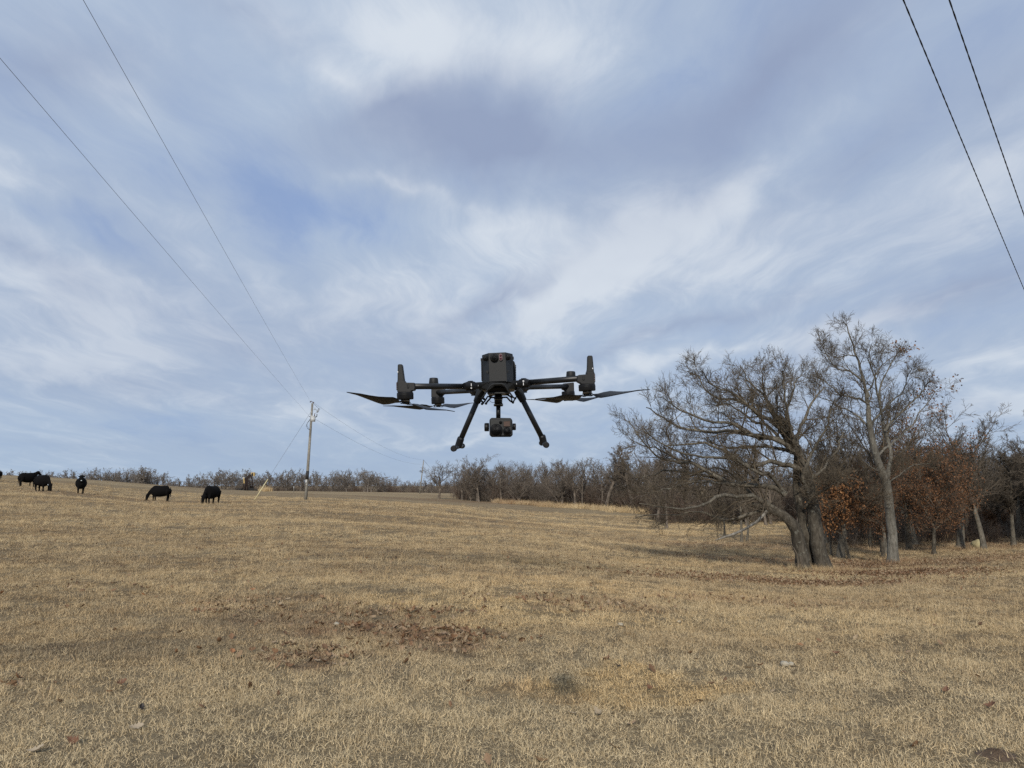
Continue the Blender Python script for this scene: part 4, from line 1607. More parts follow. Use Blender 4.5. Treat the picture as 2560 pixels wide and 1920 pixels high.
m.tube([J(870, 1140, -.5), J(870, 1140, .5)], .78, 12, sm=False)
m.tube([J(930, 1180, -.8), J(930, 1180, -.5)], .5, 12, sm=False)
m.build('gearbox', M_IRON, pj)
m = MB()
m.box(J0(960, 0, .18), 4.0, 1.2, .3)
m.box(J0(640, 0, .12), 2.4, 1.6, .2)
m.build('base_frame', M_IRON, pj)
m = MB()
m.tube([J0(150, 0, .05), J0(330, .4, .6), J0(560, -.3, .1)], .12, 6)
m.tube([J0(200, -.4, .55), J0(420, .2, .15), J0(500, .6, .6)], .11, 6)
m.tube([J0(230, .3, .5), J0(470, .3, .5)], .10, 6)
m.box(J0(360, 0, .35), 1.0, .8, .35)
m.build('pipe_manifold', M_IRON, pj)


def post(px, ytop, Y, r, label, mat, cap=None):
    b = GP(px, Y)
    h = P(px, ytop, Y)[2]
    root = empty('fence_post', tuple(b))
    tag(root, label, 'post')
    MB().tube([(b[0], b[1], b[2] - .1), (b[0], b[1], h)], [r, r * .9], 7).build('shaft', mat, root)
    if cap is not None:
        MB().tube([(b[0], b[1], h - .5), (b[0], b[1], h + .02)], r * 1.15, 7).build('cap', cap, root)


post(660.5, 1210, 172, .10, 'short post with a white top just right of the yellow guy marker', M_TWIGD, M_CAN)
post(657, 1219, 170, .09, 'dark leaning stub just left of the white-topped post', M_TWIGD)
post(735, 1216, 150, .055, 'thin white-topped marker stake left of the near power pole', M_POLE, M_CAN)
# pale clump of dry weeds by the posts
pr = blades_mesh('weed_clump', 160, .45, 1.4, .06, .35, 91, M_GRASS)
for (px, Y, lab) in ((657, 160, 'pale dry weed clump at the foot of the white-topped post'), (669, 158, 'smaller pale weed clump right of the white-topped post')):
    q = GP(px, Y)
    o = link('weed_clump', pr, None, tuple(q))
    tag(o, lab, 'weed')
# boulder at right
M_STONE = principled('pale_stone', (0.40, 0.355, 0.27), .9, var=.25, vscale=12, bump=.6, bscale=30)
M_BALE = principled('pale_yellow_rock', (0.42, 0.36, 0.20), .95, var=.3, vscale=8, bump=.7, bscale=20)


def rock(name, label, q, sx, sy, sz, seed, mat, cat='stone'):
    r = random.Random(seed)
    m = MB().ball((0, 0, 0), 1, 14, 9)
    me = bpy.data.meshes.new(name)
    vs = []
    for v in m.v:
        v = Vector(v)
        k = 1 + .16 * math.sin(v.x * 4 + seed) * math.cos(v.y * 5 + seed * 2) + .10 * math.sin(v.z * 7 + v.x * 6 + seed)
        vs.append((v.x * sx * k, v.y * sy * k, v.z * sz * k))
    me.from_pydata(vs, [], m.f)
    me.materials.append(mat)
    me.polygons.foreach_set('use_smooth', [True] * len(m.f))
    me.update()
    o = link(name, me, None, tuple(q))
    o.rotation_euler = (0, 0, r.uniform(0, 6))
    tag(o, label, cat)
    return o


q = GP(2431, 34)
rock('boulder', 'pale yellow boulder between trunks at the right side', (q[0], q[1], q[2] + .15), .30, .22, .24, 3, M_BALE, 'boulder')

# ------------------------------------------------------------------ single things lying in the grass


def ground_at(px, py):
    """where the line of sight through a pixel meets the ground"""
    r = np.array(ray(px, py))
    t = 1.0
    while t < 200:
        p = np.array((0, 0, CAMZ)) + r * t
        if p[2] <= float(gz(p[0], p[1])):
            return p
        t += .01
    return p


M_LO = principled('orange_leaf', (0.30, 0.135, 0.055), .6, var=.25, vscale=30)
M_LB = principled('brown_leaf', (0.16, 0.075, 0.038), .65, var=.35, vscale=30)
M_LK = principled('blackish_leaf', (0.022, 0.016, 0.013), .6, var=.3, vscale=30)
M_LP = principled('bleached_leaf', (0.36, 0.29, 0.20), .7, var=.2, vscale=30)
for i, (px, py, s, mat, curl, lab) in enumerate([
        (2001, 1613, .12, M_LO, -.9, 'bright orange leaf standing out in the grass at right centre'),
        (1518, 1656, .13, M_LB, .9, 'dark brown curled leaf above the sandy patch'),
        (1545, 1671, .07, M_LK, .6, 'small blackish leaf just right of the brown curled one'),
        (1902, 1670, .09, M_LB, .7, 'small brown leaf left of the white stones'),
        (1495, 1790, .11, M_LP, .9, 'bleached curled leaf below the sandy patch'),
        (1432, 1793, .09, M_LP, .6, 'pale leaf left of the bleached curled leaf'),
        (580, 1637, .11, M_LO, .6, 'orange-brown leaf upright in the grass left of centre'),
        (360, 1492, .13, M_LO, .5, 'reddish leaf alone in the grass at the left'),
        (352, 1780, .09, M_LK, .8, 'near-black curled leaf in the grass at lower left'),
        (340, 1826, .12, M_LP, .4, 'straw-pale leaf below the near-black leaf'),
        (184, 1862, .12, M_LB, .7, 'brown leaf near the lower left corner'),
        (88, 1886, .13, M_LP, .5, 'dull tan leaf closest to the lower left corner'),
        (302, 1715, .11, M_LB, .8, 'tan-brown folded leaf in a dark gap of the grass at left'),
        (1625, 1728, .09, M_LB, .8, 'rust brown leaf lying on the sandy patch'),
        (4, 1488, .14, M_LO, .7, 'red-orange leaf at the left edge of the photo'),
        (630, 1478, .12, M_LO, .6, 'orange leaf on the dark patch left of centre'),
        (798, 1660, .14, M_LP, .5, 'large tan leaf on the nearest leaf heap'),
        (2366, 1735, .12, M_LB, .7, 'red-brown leaf above the soil mound at lower right'),
        (2478, 1772, .12, M_LB, .6, 'rusty leaf clump halfway up the right side of the grass'),
        (1780, 1716, .08, M_LB, .6, 'small dark brown leaf right of the sandy patch'),
        (2090, 1640, .10, M_LB, .9, 'dark leaf in a brown tuft right of the orange leaf'),
        (650, 1560, .10, M_LB, .7, 'brown leaf on the pale slope below the dark patch')]):
    q = ground_at(px, py)
    me = leaf_mesh('fallen_leaf', s * .75, mat, 40 + i, curl)
    o = link('fallen_leaf', me, None, (q[0], q[1], q[2] + .022))
    o.rotation_euler = (random.uniform(.1, .7), random.uniform(-.4, .4), random.uniform(0, 6.2))
    so = o.modifiers.new('thickness', 'SOLIDIFY')
    so.thickness = .0015
    tag(o, lab, 'leaf')
for i, (px, py, s, lab) in enumerate([
        (1962, 1668, .040, 'larger left one of two touching white stones in the grass'),
        (1978, 1666, .030, 'smaller right one of two touching white stones in the grass'),
        (841, 1565, .032, 'bright white stone in the grass left of the drone'),
        (1552, 1567, .034, 'cream stone in the grass right of the leaf patch'),
        (1698, 1558, .026, 'small cream stone below the tree shadow')]):
    q = ground_at(px, py)
    rock('stone', lab, (q[0], q[1], q[2] + s * .75), s, s * .8, s * .6, i + 20, M_STONE)

M_SOILM = principled('red_brown_soil', (0.115, 0.075, 0.046), .95, var=.5, vscale=25, bump=1.0, bscale=70)
for (px, py, rx, h, lab) in [(2490, 1890, .13, .04, 'reddish soil mound in the lower right corner')]:
    q = ground_at(px, py)
    m = MB()
    n, k = 22, 8
    vs = [(q[0], q[1], q[2] + h)]
    for j in range(1, k + 1):
        t = j / k
        for i in range(n):
            a = 2 * math.pi * i / n
            R = rx * t * (1 + .12 * math.sin(3 * a + 1) + .07 * math.sin(7 * a))
            hh_ = h * (math.cos(t * math.pi) * .5 + .5) * (1 + .18 * math.sin(i * 2.3 + j * 1.7)) - (.03 if j == k else 0)
            vs.append((q[0] + R * math.cos(a), q[1] + R * .75 * math.sin(a), q[2] + hh_))
    fs = [(0, 1 + i, 1 + (i + 1) % n) for i in range(n)]
    for j in range(k - 1):
        for i in range(n):
            a, b = 1 + j * n + i, 1 + j * n + (i + 1) % n
            fs.append((a, a + n, b + n, b))
    m.add(vs, fs, True)
    tag(m.build('soil_mound', M_SOILM, loc=tuple(q)), lab, 'mound')


# ------------------------------------------------------------------ the drone
M_BODY = principled('charcoal_plastic', (0.0105, 0.0115, 0.012), .55, spec=.35, var=.08, vscale=120, bump=.08, bscale=900)
M_CARB = principled('carbon_tube', (0.008, 0.0085, 0.009), .42, var=.25, vscale=200)
M_BLK = principled('black_plastic', (0.006, 0.006, 0.0065), .5, spec=.35)
M_GREY = principled('grey_plastic', (0.019, 0.020, 0.0195), .5, spec=.35)
M_LENS = principled('lens_glass', (0.004, 0.004, 0.006), .06, spec=.8, coat=.6)
M_REDG = principled('dark_red_glass', (0.06, 0.004, 0.010), .12, spec=.7)
M_PINK = principled('sensor_surround', (0.17, 0.115, 0.12), .5)
M_WHT = principled('white_print_and_glint', (0.75, 0.75, 0.75), .5)  # printed marks, and the highlight dots painted on the lenses
M_AMB = principled('amber_window', (0.085, 0.042, 0.016), .12, spec=.7, coat=.5)
M_MET = principled('dull_metal', (0.22, 0.20, 0.17), .35, .8)
M_PROP = principled('propeller_nylon', (0.006, 0.0065, 0.008), .5, spec=.3)
TR = math.radians(2.6)     # the craft banks: its right side (in the photo) is higher
TP = math.radians(4.8)     # and it noses down towards the viewer
XR = Vector((math.cos(TR), 0, math.sin(TR)))
BK = Vector((0, math.cos(TP), math.sin(TP)))
UP = XR.cross(BK).normalized()
BK = UP.cross(XR).normalized()
z3 = lambda x, y: (1110 + .13562 * x, 860 + .13562 * y)
zA = lambda x, y: (860 + .18083 * x, 860 + .18083 * y)
zB = lambda x, y: (1260 + .18083 * x, 860 + .18083 * y)
zG = lambda x, y: (1150 + .09042 * x, 980 + .09042 * y)


def d3(x, y, Y):
    return Vector(P(*z3(x, y), Y))


def dA(x, y, Y):
    return Vector(P(*zA(x, y), Y))


def dB(x, y, Y):
    return Vector(P(*zB(x, y), Y))


def dG(x, y, Y):
    return Vector(P(*zG(x, y), Y))


DR = empty('drone', tuple(d3(1000, 760, 2.8)))
tag(DR, 'large black four-rotor drone hovering with a camera slung beneath it', 'drone')
# body shell: the front outline at 2.60-2.64 m, swept back
Yf, Yc_ = 2.60, 2.645
m = MB()
front = [d3(700, 205, Yc_), d3(820, 166, Yf), d3(1130, 151, Yf), d3(1264, 182, Yc_), d3(1276, 270, Yc_), d3(1280, 700, Yc_), d3(1165, 705, Yf), d3(835, 715, Yf), d3(712, 705, Yc_)]
back = [p + BK * .30 + UP * (-.018 if i in (0, 1, 2, 3) else 0) for i, p in enumerate(front)]
n = len(front)
# the front is made of a centre panel and two angled cheeks
fs = [(1, 7, 6, 2), (0, 8, 7, 1), (2, 6, 5, 4, 3)] + [(i, (i + 1) % n, (i + 1) % n + n, i + n) for i in range(n)] + [tuple(range(2 * n - 1, n - 1, -1))]
m.add(front + back, fs)
body = m.build('body', M_BODY, DR, .004, 3)
# yoke across the bottom that carries the arms
m = MB()
yk = [d3(665, 735, 2.60), d3(820, 690, 2.585), d3(1150, 680, 2.585), d3(1310, 705, 2.60), d3(1315, 815, 2.61), d3(1180, 830, 2.59), d3(1060, 770, 2.585), d3(930, 775, 2.585), d3(830, 850, 2.59), d3(668, 822, 2.61)]
m.prism(yk, BK * .30)
m.build('yoke', M_BODY, DR, .004, 2)
m = MB()
m.prism([d3(820, 800, 2.62), d3(1170, 800, 2.62), d3(1195, 905, 2.63), d3(800, 912, 2.63)], BK * .26)
m.build('belly', M_BLK, DR, .003, 2)
m = MB()
m.prism([d3(800, 890, 2.62), d3(1200, 880, 2.62), d3(1205, 905, 2.62), d3(795, 912, 2.62)], BK * .24)
m.build('belly_plate', M_GREY, DR)


def ring(name, c, r_out, r_in, depth, mat, parent, n=22, normal=None):
    nn = normal or -BK
    m = MB()
    c = Vector(c)
    m.tube([c + nn * -.004, c + nn * depth * .7, c + nn * depth, c + nn * depth, c + nn * depth * .45], [r_out * 1.06, r_out, r_out * .9, r_in, r_in * .9], n, ref=UP)
    return m.build(name, mat, parent)


def disc(name, c, r, depth, mat, parent, n=20, normal=None):
    nn = normal or -BK
    c = Vector(c)
    m = MB().tube([c, c + nn * depth * .75, c + nn * depth], [r, r, r * .8], n, ref=UP)
    return m.build(name, mat, parent)


px_ = lambda u, Y: u * .13562 * Y / F       # close-up units -> metres
ring('camera_ring', d3(925, 250, Yf), px_(76, Yf), px_(46, Yf), .012, M_BODY, body)
disc('camera_lens', d3(925, 250, Yf), px_(44, Yf), .006, M_LENS, body)
for cx, cy in ((752, 265), (1188, 245)):
    ring('vision_ring', d3(cx, cy, 2.612), px_(48, Yf), px_(30, Yf), .014, M_BODY, body)
    disc('vision_lens', d3(cx, cy, 2.612), px_(29, Yf), .009, M_LENS, body)
    disc('lens_glint', d3(cx, cy + 12, 2.603), px_(8, Yf), .0012, M_WHT, body, 10)  # painted highlight: a small white disc on the glass
m = MB()
pts = []
for i in range(24):
    a = 2 * math.pi * i / 24
    pts.append(d3(1046, 243, Yf) + XR * px_(31, Yf) * math.cos(a) + UP * (px_(31, Yf) * math.sin(a) + (px_(33, Yf) if math.sin(a) > 0 else -px_(33, Yf))))
m.prism([p - BK * .008 for p in pts], BK * .012)
sens = m.build('range_sensor', M_PINK, body)
for cy in (218, 270):
    disc('sensor_lens', d3(1046, cy, Yf) - BK * .008, px_(22, Yf), .0015, M_REDG, body, 16)
for cx, cy in ((800, 515), (1165, 500)):
    disc('screw_boss', d3(cx, cy, 2.613), px_(26, Yf), .006, M_GREY, body, 14)
    disc('screw_hole', d3(cx + 4, cy + 22, 2.607), px_(15, Yf), .003, M_BLK, body, 12)
for cx, cy in ((820, 705), (1155, 690)):
    MB().ball(d3(cx, cy, 2.586), px_(14, Yf), 12, 8).build('status_dome', M_GREY, body)
for cx, cy in ((915, 735), (1055, 727)):
    disc('bolt', d3(cx, cy, 2.585), px_(17, Yf), .005, M_BLK, body, 12)
# cooling fins on the left side
for i in range(17):
    t = i / 16
    c = d3(702 + 6 * t, 340 + 340 * t, 2.70)
    MB().box(c, .0045, .11, .0022, XR, BK, UP).build('cooling_fin', M_BLK, body)
# antenna knob pieces at upper corners
m = MB().box(d3(697, 290, 2.66), .008, .02, .010, XR, BK, UP)
m.build('side_knob', M_BLK, body)
m = MB().box(d3(1262, 262, 2.66), .010, .02, .010, XR, BK, UP)
m.build('side_knob', M_BLK, body)
# battery pack on the right flank
m = MB()
m.prism([d3(1278, 300, 2.75), d3(1300, 330, 2.75), d3(1322, 400, 2.75), d3(1328, 690, 2.75), d3(1278, 690, 2.75)], BK * .19)
bat = m.build('battery', M_BLK, DR, .002, 2)
for i in range(9):
    c = d3(1326, 400 + i * 31, 2.76)
    MB().box(c, .002, .02, .0025, XR, BK, UP).build('battery_rib', M_GREY, bat)


# arms
def arm(j0, j1, r0, clampc, sock, marks, nm='arm'):
    """tube from j0 to j1; clamp near the root"""
    a, b = Vector(j0), Vector(j1)
    m = MB().tube([a, b], r0, 16)
    o = m.build(nm, M_CARB, DR)
    d = (b - a).normalized()
    c = Vector(clampc)
    m = MB().tube([c - d * .020, c - d * .015, c + d * .010, c + d * .018, c + d * .030], [r0 * 1.15, r0 * 1.65, r0 * 1.7, r0 * 1.45, r0 * 1.15], 14, sm=False)
    m.box(c + UP * r0 * 1.55, .012, .014, .006, d, d.cross(UP).normalized(), UP)
    m.box(c + UP * -r0 * 1.6 + d * .004, .022, .014, .008, d, d.cross(UP).normalized(), UP)
    m.build('arm_clamp', M_BLK, o)
    if sock is not None:
        MB().tube([Vector(sock), c], r0 * 1.22, 12, sm=False).build('arm_socket', M_BODY, o)
    return o


def mark(par, c, w, h):
    MB().box(c, w, .0012, h, XR, BK, UP).build('white_mark', M_WHT, par)


YM = 2.41
YR = 3.24
aFL = arm(dA(1700, 586, 2.58), dA(930, 586, YM), .0101, dA(1750, 582, 2.575), d3(700, 760, 2.62), None)
mark(aFL, d3(503, 752, 2.545), px_(12, 2.55), px_(52, 2.55))
mark(aFL, d3(503, 812, 2.545), px_(22, 2.55), px_(20, 2.55))
mark(aFL, d3(622, 768, 2.588), px_(22, 2.59), px_(24, 2.59))
aFR = arm(dB(300, 535, 2.58), dB(1040, 478, YM), .0101, dB(275, 545, 2.575), d3(1280, 735, 2.62), None)
mark(aFR, d3(1463, 683, 2.545), px_(28, 2.55), px_(24, 2.55))
mark(aFR, d3(1464, 735, 2.545), px_(12, 2.55), px_(52, 2.55))
mark(aFR, d3(1345, 733, 2.588), px_(24, 2.59), px_(26, 2.59))
aRL = arm(dA(1830, 640, 2.88), dA(1290, 670, YR), .0104, dA(1800, 645, 2.90), dA(1900, 640, 2.86), None)
aRR = arm(dB(230, 600, 2.88), dB(880, 585, YR), .0104, dB(270, 605, 2.90), dB(150, 600, 2.86), None)


def motor(cx, top, bot, Y, z, w, hubbot, col_top=None):
    """rotor can below the arm end; its axis is the craft's up axis"""
    c1_ = Vector(P(*z(cx, top), Y))
    c2_ = Vector(P(*z(cx, bot), Y))
    c3_ = Vector(P(*z(cx, hubbot), Y))
    r = w * .18083 * Y / F / 2
    h = (c1_ - c2_).length
    a = c2_
    m = MB().tube([a + UP * h, a + UP * h * .92, a + UP * h * .9, a + UP * h * .12, a], [r * .93, r, r, r, r * .95], 24)
    m.tube([a + UP * h * .66, a + UP * h * .58], r * 1.02, 24)
    o = m.build('motor', M_BLK, DR)
    hh = (c2_ - c3_).length
    MB().tube([a, a - UP * hh * .5], r * .55, 14).build('motor_shaft', M_MET, o)
    return o, a, hh, r


def front_mount(o, z, side):
    Y = YM
    q = lambda x, y: Vector(P(*z(x, y), Y - .012))
    if side < 0:
        pl = [(735, 500), (735, 545), (735, 670), (925, 670), (930, 650), (975, 640), (985, 600), (975, 535), (850, 532), (832, 500)]
        an = [(738, 283), (755, 277), (790, 277), (804, 285), (832, 495), (832, 515), (735, 515)]
        led = [(724, 535), (740, 525), (744, 640), (726, 640)]
        mk = (742, 386)
    else:
        pl = [(1140, 380), (1140, 418), (1040, 425), (1008, 440), (1008, 520), (1055, 545), (1070, 560), (1258, 560), (1256, 410), (1248, 380)]
        an = [(1157, 165), (1172, 157), (1215, 157), (1228, 165), (1250, 400), (1140, 400), (1152, 345)]
        led = [(1236, 415), (1258, 412), (1262, 525), (1242, 530)]
        mk = (1227, 337)
    m = MB().prism([q(*p) for p in pl], BK * .034)
    mo = m.build('motor_mount', M_BLK, o, .003, 2)
    m = MB().prism([q(*p) + BK * .004 for p in an], BK * .022)
    m.build('antenna', M_BODY, o, .003, 2)
    m = MB().prism([q(*p) - BK * .003 for p in led], BK * .012)
    m.build('light_strip', M_GREY, o)
    for i in range(4):
        c = [(led[0][0] + led[1][0]) / 2 + 2, led[1][1] + 20 + i * 24]
        MB().box(q(*c) - BK * .005, .0022, .002, .0026, XR, BK, UP).build('light_segment', M_PINK, o)
    MB().box(q(*mk) + BK * .0025, .0028, .003, .0042, XR, BK, UP).build('white_mark', M_WHT, o)
    # cable loop and ribs on the mount
    bx = 885 if side < 0 else 1098
    by = 580 if side < 0 else 470
    m = MB().tube([q(bx - 10, by - 25) - BK * .002, q(bx - 12, by + 15) - BK * .004, q(bx, by + 28) - BK * .004, q(bx + 12, by + 12) - BK * .004, q(bx + 10, by - 25) - BK * .002], .0009, 5)
    m.build('cable_loop', M_GREY, o)


def rear_mount(o, z, side):
    Y = YR
    q = lambda x, y: Vector(P(*z(x, y), Y - .012))
    if side < 0:
        dome = [((1240, 472), 56), ((1240, 480), 60), ((1240, 540), 67), ((1240, 610), 50)]
        pl = [(1205, 560), (1205, 740), (1350, 740), (1372, 700), (1400, 690), (1395, 620), (1330, 600)]
    else:
        dome = [((924, 382), 58), ((924, 390), 62), ((924, 450), 67), ((924, 520), 50)]
        pl = [(815, 545), (800, 600), (800, 625), (835, 640), (850, 660), (972, 660), (968, 530)]
    ds = [Vector(P(*z(*c), Y)) for c, w in dome]
    rs = [w * .18083 * Y / F for c, w in dome]
    MB().tube(ds, rs, 20).build('gps_dome' if False else 'antenna_dome', M_BODY, o)
    MB().prism([q(*p) for p in pl], BK * .04).build('motor_mount', M_BLK, o, .003, 2)


def blade_mesh(hub, tip, lower, w0, thick=.0028):
    """a tapering twisted propeller blade from the hub out to a pointed tip"""
    hub, tip = Vector(hub), Vector(tip)
    ax_ = tip - hub
    L = ax_.length
    ax_.normalize()
    side = UP.cross(ax_).normalized()
    m = MB()
    prof = [(.04, .35, 8), (.10, .45, 14), (.18, .85, 24), (.27, 1.0, 27), (.38, .93, 22), (.52, .76, 16), (.66, .58, 12), (.80, .40, 9), (.91, .24, 7), (1.0, .03, 5)]
    pts_, rr_ = [], []
    V = []
    nn = 10
    for t, w, tw in prof:
        droop = UP * (-.009 * math.sin(math.pi * min(t * 1.25, 1)) * lower)
        c = hub + ax_ * L * t + droop
        a = math.radians(tw)
        sd = side * math.cos(a) + UP * math.sin(a)
        nm_ = ax_.cross(sd)
        for k in range(nn):
            b = 2 * math.pi * k / nn
            V.append(c + sd * (w0 * w / 2 * math.cos(b)) + nm_ * (thick * (.4 + .6 * w) * math.sin(b)))
    f = []
    for i in range(len(prof) - 1):
        for k in range(nn):
            f.append((i * nn + k, i * nn + (k + 1) % nn, (i + 1) * nn + (k + 1) % nn, (i + 1) * nn + k))
    m.add(V, f, True)
    m.f.append(list(range(nn))[::-1])
    m.sm.append(False)
    return m


def propeller(a, hh, r, tips, w0=.050, lower=.5):
    c = a - UP * hh * .72
    m = MB()
    m.tube([c + UP * hh * .22, c - UP * hh * .28], r * .30, 12)
    dirs = [(Vector(t) - c) for t in tips]
    d = dirs[0].normalized()
    m.box(c + UP * hh * .20, r * 1.5, .012, hh * .16, d, UP.cross(d).normalized(), UP)
    m.box(c - UP * hh * .22, r * 1.5, .012, hh * .14, d, UP.cross(d).normalized(), UP)
    o = m.build('propeller', M_BLK, DR, .001, 1)
    for t in tips:
        dd = (Vector(t) - c)
        st = c + dd.normalized() * r * .55
        disc('blade_pivot', st - UP * hh * .35, r * .20, hh * .7, M_BLK, o, 12, normal=UP)
        blade_mesh(st, t, lower, w0).build('blade', M_PROP, o)
    return o


o, a, hh, r = motor(848, 670, 768, YM, zA, 230, 830)
front_mount(o, zA, -1)
hb = a - UP * hh * .7
tL = Vector(P(*zA(38, 666), 2.20))
propeller(a, hh, r, [tL, hb - (tL - hb) * 1.0])
o, a, hh, r = motor(1150, 560, 650, YM, zB, 235, 722)
front_mount(o, zB, 1)
hb = a - UP * hh * .7
tR = Vector(P(*zB(2015, 628), 2.19))
propeller(a, hh, r, [tR, hb - (tR - hb) * 1.0])
o, a, hh, r = motor(1300, 738, 828, YR, zA, 182, 872)
rear_mount(o, zA, -1)
propeller(a, hh, r, [Vector(P(*zA(540, 856), YR - .08)), Vector(P(*zA(1810, 812), YR + .30))])
o, a, hh, r = motor(890, 655, 735, YR, zB, 182, 785)
rear_mount(o, zB, 1)
propeller(a, hh, r, [Vector(P(*zB(312, 768), YR + .10)), Vector(P(*zB(1380, 728), YR + .12))])

# landing gear
for side in (-1, 1):
    if side < 0:
        top, bot, f1, f2_ = dA(1895, 665, 2.68), dA(1590, 1360, 2.72), dA(1517, 1445, 2.50), dA(1635, 1410, 3.0)
    else:
        top, bot, f1, f2_ = dB(195, 650, 2.68), dB(560, 1330, 2.72), dB(583, 1395, 2.50), dB(520, 1370, 3.0)
    mid = top.lerp(bot, .20)
    low = top.lerp(bot, .90)
    foot = f1.lerp(f2_, .45)
    lg = MB().tube([top, bot.lerp(foot, .5)], .0100, 18).build('landing_leg', M_CARB, DR)
    MB().tube([top + (top - bot) * .02, top.lerp(bot, .06), top.lerp(bot, .16), mid, top.lerp(bot, .21)], [.0155, .0165, .0145, .0135, .0105], 12, sm=False).build('leg_socket', M_BODY, lg)
    MB().tube([low, low.lerp(foot, .15), foot.lerp(low, .15), foot], [.0112, .0135, .0135, .0120], 12, sm=False).build('foot_joint', M_BLK, lg)
    MB().tube([f1, f2_], .0062, 12).build('foot_bar', M_CARB, lg)
    MB().tube([f1 - BK * .012, f1 - BK * .010, f1 + BK * .018, f1 + BK * .022], [.008, .0105, .0108, .007], 18).build('foot_tip', M_BLK, lg)
    MB().tube([f2_ - BK * .012, f2_ - BK * .010, f2_ + BK * .018, f2_ + BK * .022], [.008, .0105, .0108, .007], 18).build('foot_tip', M_BLK, lg)
# bumper frame in front of the belly
bp = [d3(690, 1010, 2.56), d3(745, 940, 2.56), d3(800, 850, 2.555), d3(862, 765, 2.55), d3(905, 742, 2.55), d3(980, 738, 2.55), d3(1065, 735, 2.55), d3(1110, 750, 2.55), d3(1175, 850, 2.555), d3(1230, 925, 2.56), d3(1275, 985, 2.56)]
MB().tube(bp, .0030, 8).build('bumper_frame', M_BODY, DR)
# folded damper links each side of the gimbal neck
for nm, chain, rad in [
        ('damper_link', [(900, 100), (760, 130), (690, 250), (610, 335)], .0030), ('damper_link', [(700, 40), (640, 160), (700, 250)], .0026),
        ('damper_link', [(960, 155), (860, 150), (760, 260), (715, 325)], .0034), ('damper_link', [(560, 220), (620, 270), (650, 330)], .0036),
        ('damper_link', [(1155, 150), (1295, 145), (1380, 240), (1465, 295)], .0034), ('damper_link', [(1250, 40), (1400, 130), (1530, 175), (1460, 295)], .0034),
        ('damper_link', [(1300, 50), (1420, 160), (1440, 260)], .0024), ('damper_link', [(1530, 170), (1600, 90)], .0020)]:
    MB().tube([dG(x, y, 2.70) for x, y in chain], rad, 8).build(nm, M_BLK, DR)
for x, y in ((610, 330), (720, 318), (660, 190), (1465, 290), (1525, 175), (830, 130)):
    MB().ball(dG(x, y, 2.69), .0048, 10, 7).build('damper_ball', M_BLK, DR)
MB().tube([dG(820, 235, 2.69), dG(850, 272, 2.69), dG(900, 292, 2.69), dG(950, 290, 2.69)], .0009, 6).build('thin_cable', M_BLK, DR)

# gimbal
Yg = 2.72
cxg = 1062
g = lambda x, y: dG(x, y, Yg)
wid = lambda u: u * .09042 * Yg / F
m = MB().tube([g(1058, 20), g(1058, 110), g(1058, 112), g(1060, 150), g(1060, 200), g(1060, 205), g(1060, 250), g(1060, 330)],
              [wid(100), wid(98), wid(108), wid(124), wid(122), wid(108), wid(112), wid(108)], 24)
gim = m.build('gimbal_mount', M_BLK, DR)
MB().tube([g(1060, 328), g(1061, 335), g(1061, 385), g(1061, 392)], [wid(120), wid(131), wid(131), wid(122)], 24).build('lock_ring', M_BODY, gim)
MB().tube([g(1061, 345), g(1061, 368)], wid(133), 24).build('ring_band', M_MET, gim)
MB().tube([g(1060, 392), g(1060, 735)], wid(64), 16).build('neck', M_BLK, gim)
MB().tube([g(1060, 205), g(1060, 225)], wid(112), 24).build('neck_groove', M_MET, gim)
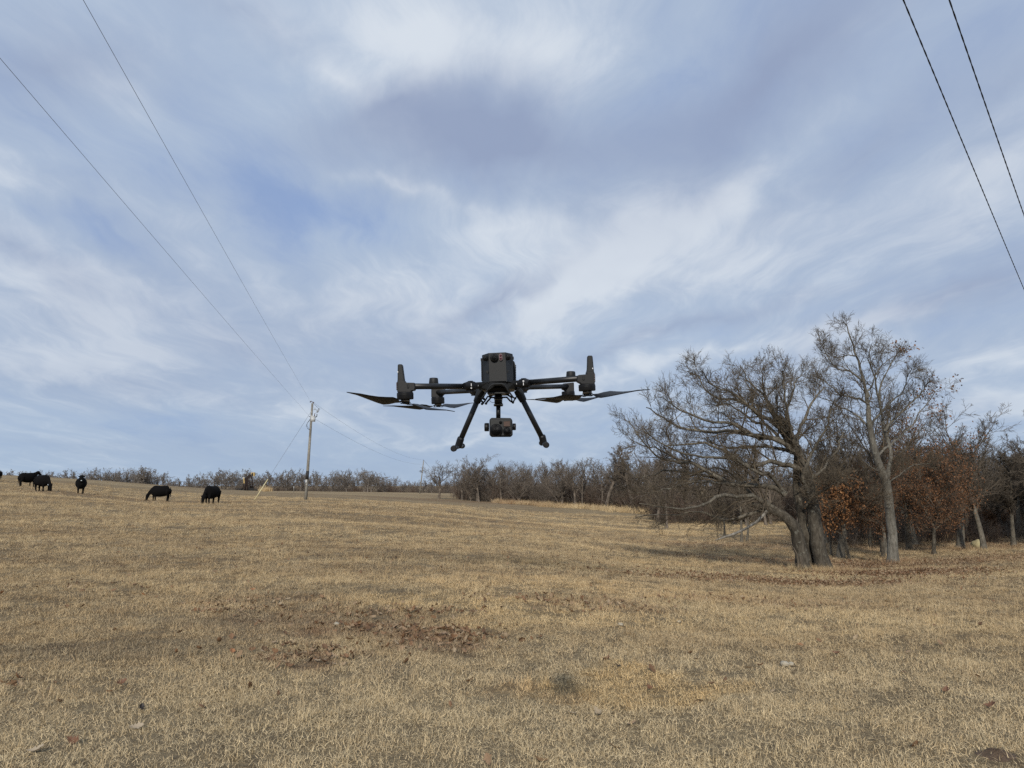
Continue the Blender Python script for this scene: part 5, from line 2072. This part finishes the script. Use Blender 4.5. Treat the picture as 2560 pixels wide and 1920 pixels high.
# camera block
Yq = 2.66
q = lambda x, y: dG(x, y, Yq)
W2 = lambda u: u * .09042 * Yq / F
m = MB()
outl = [(812, 790), (830, 735), (880, 712), (1390, 718), (1432, 745), (1450, 800), (1458, 1180), (1435, 1225), (1390, 1246), (880, 1248), (835, 1222), (814, 1175)]
m.prism([q(*p) for p in outl], BK * .085)
cmb = m.build('gimbal_camera', M_BODY, DR, .004, 3)
m = MB()
m.prism([q(x, y) - BK * .006 for x, y in [(835, 800), (860, 778), (1400, 772), (1428, 800), (1436, 1170), (1415, 1205), (880, 1210), (838, 1180)]], BK * .010)
m.build('face_plate', M_GREY, cmb, .002, 2)
MB().tube([q(795, 975) + BK * .04, q(790, 975) + BK * .04, q(680, 975) + BK * .04, q(665, 975) + BK * .04], [W2(100), W2(118), W2(118), W2(100)], 20).build('tilt_motor', M_BLK, cmb)
MB().tube([q(1455, 965) + BK * .04, q(1535, 965) + BK * .04, q(1550, 965) + BK * .04], [W2(96), W2(96), W2(80)], 20).build('tilt_motor', M_BLK, cmb)
fpl = lambda x, y: q(x, y) - BK * .006


def lens(cx, cy, r, nm, glint):
    ring(nm + '_ring', fpl(cx, cy), W2(r), W2(r * .84), .012, M_BLK, cmb, 28)
    disc(nm, fpl(cx, cy), W2(r * .82), .005, M_LENS, cmb, 28)
    ring(nm + '_inner', fpl(cx, cy) - BK * .004, W2(r * .52), W2(r * .38), .004, M_GREY, cmb, 24)
    disc(nm + '_pupil', fpl(cx, cy) - BK * .005, W2(r * .30), .003, M_LENS, cmb, 20)


lens(1000, 1058, 172, 'zoom_lens', 0)
lens(1300, 1085, 108, 'thermal_lens', 0)
disc('lens_glint', fpl(1298, 1055) - BK * .010, W2(22), .001, M_WHT, cmb, 10)  # white disc painted as the reflection on the thermal lens
ring('range_lens_ring', fpl(1122, 838), W2(42), W2(30), .005, M_BLK, cmb, 16)
disc('range_lens', fpl(1122, 838), W2(29), .003, M_LENS, cmb, 16)
m = MB().prism([fpl(x, y) - BK * .003 for x, y in [(1185, 798), (1395, 794), (1398, 962), (1190, 966)]], BK * .006)
wn = m.build('window_frame', M_GREY, cmb, .001, 1)
m = MB().prism([fpl(x, y) - BK * .0042 for x, y in [(1208, 815), (1378, 812), (1380, 945), (1210, 948)]], BK * .003)
m.build('amber_window', M_AMB, cmb)
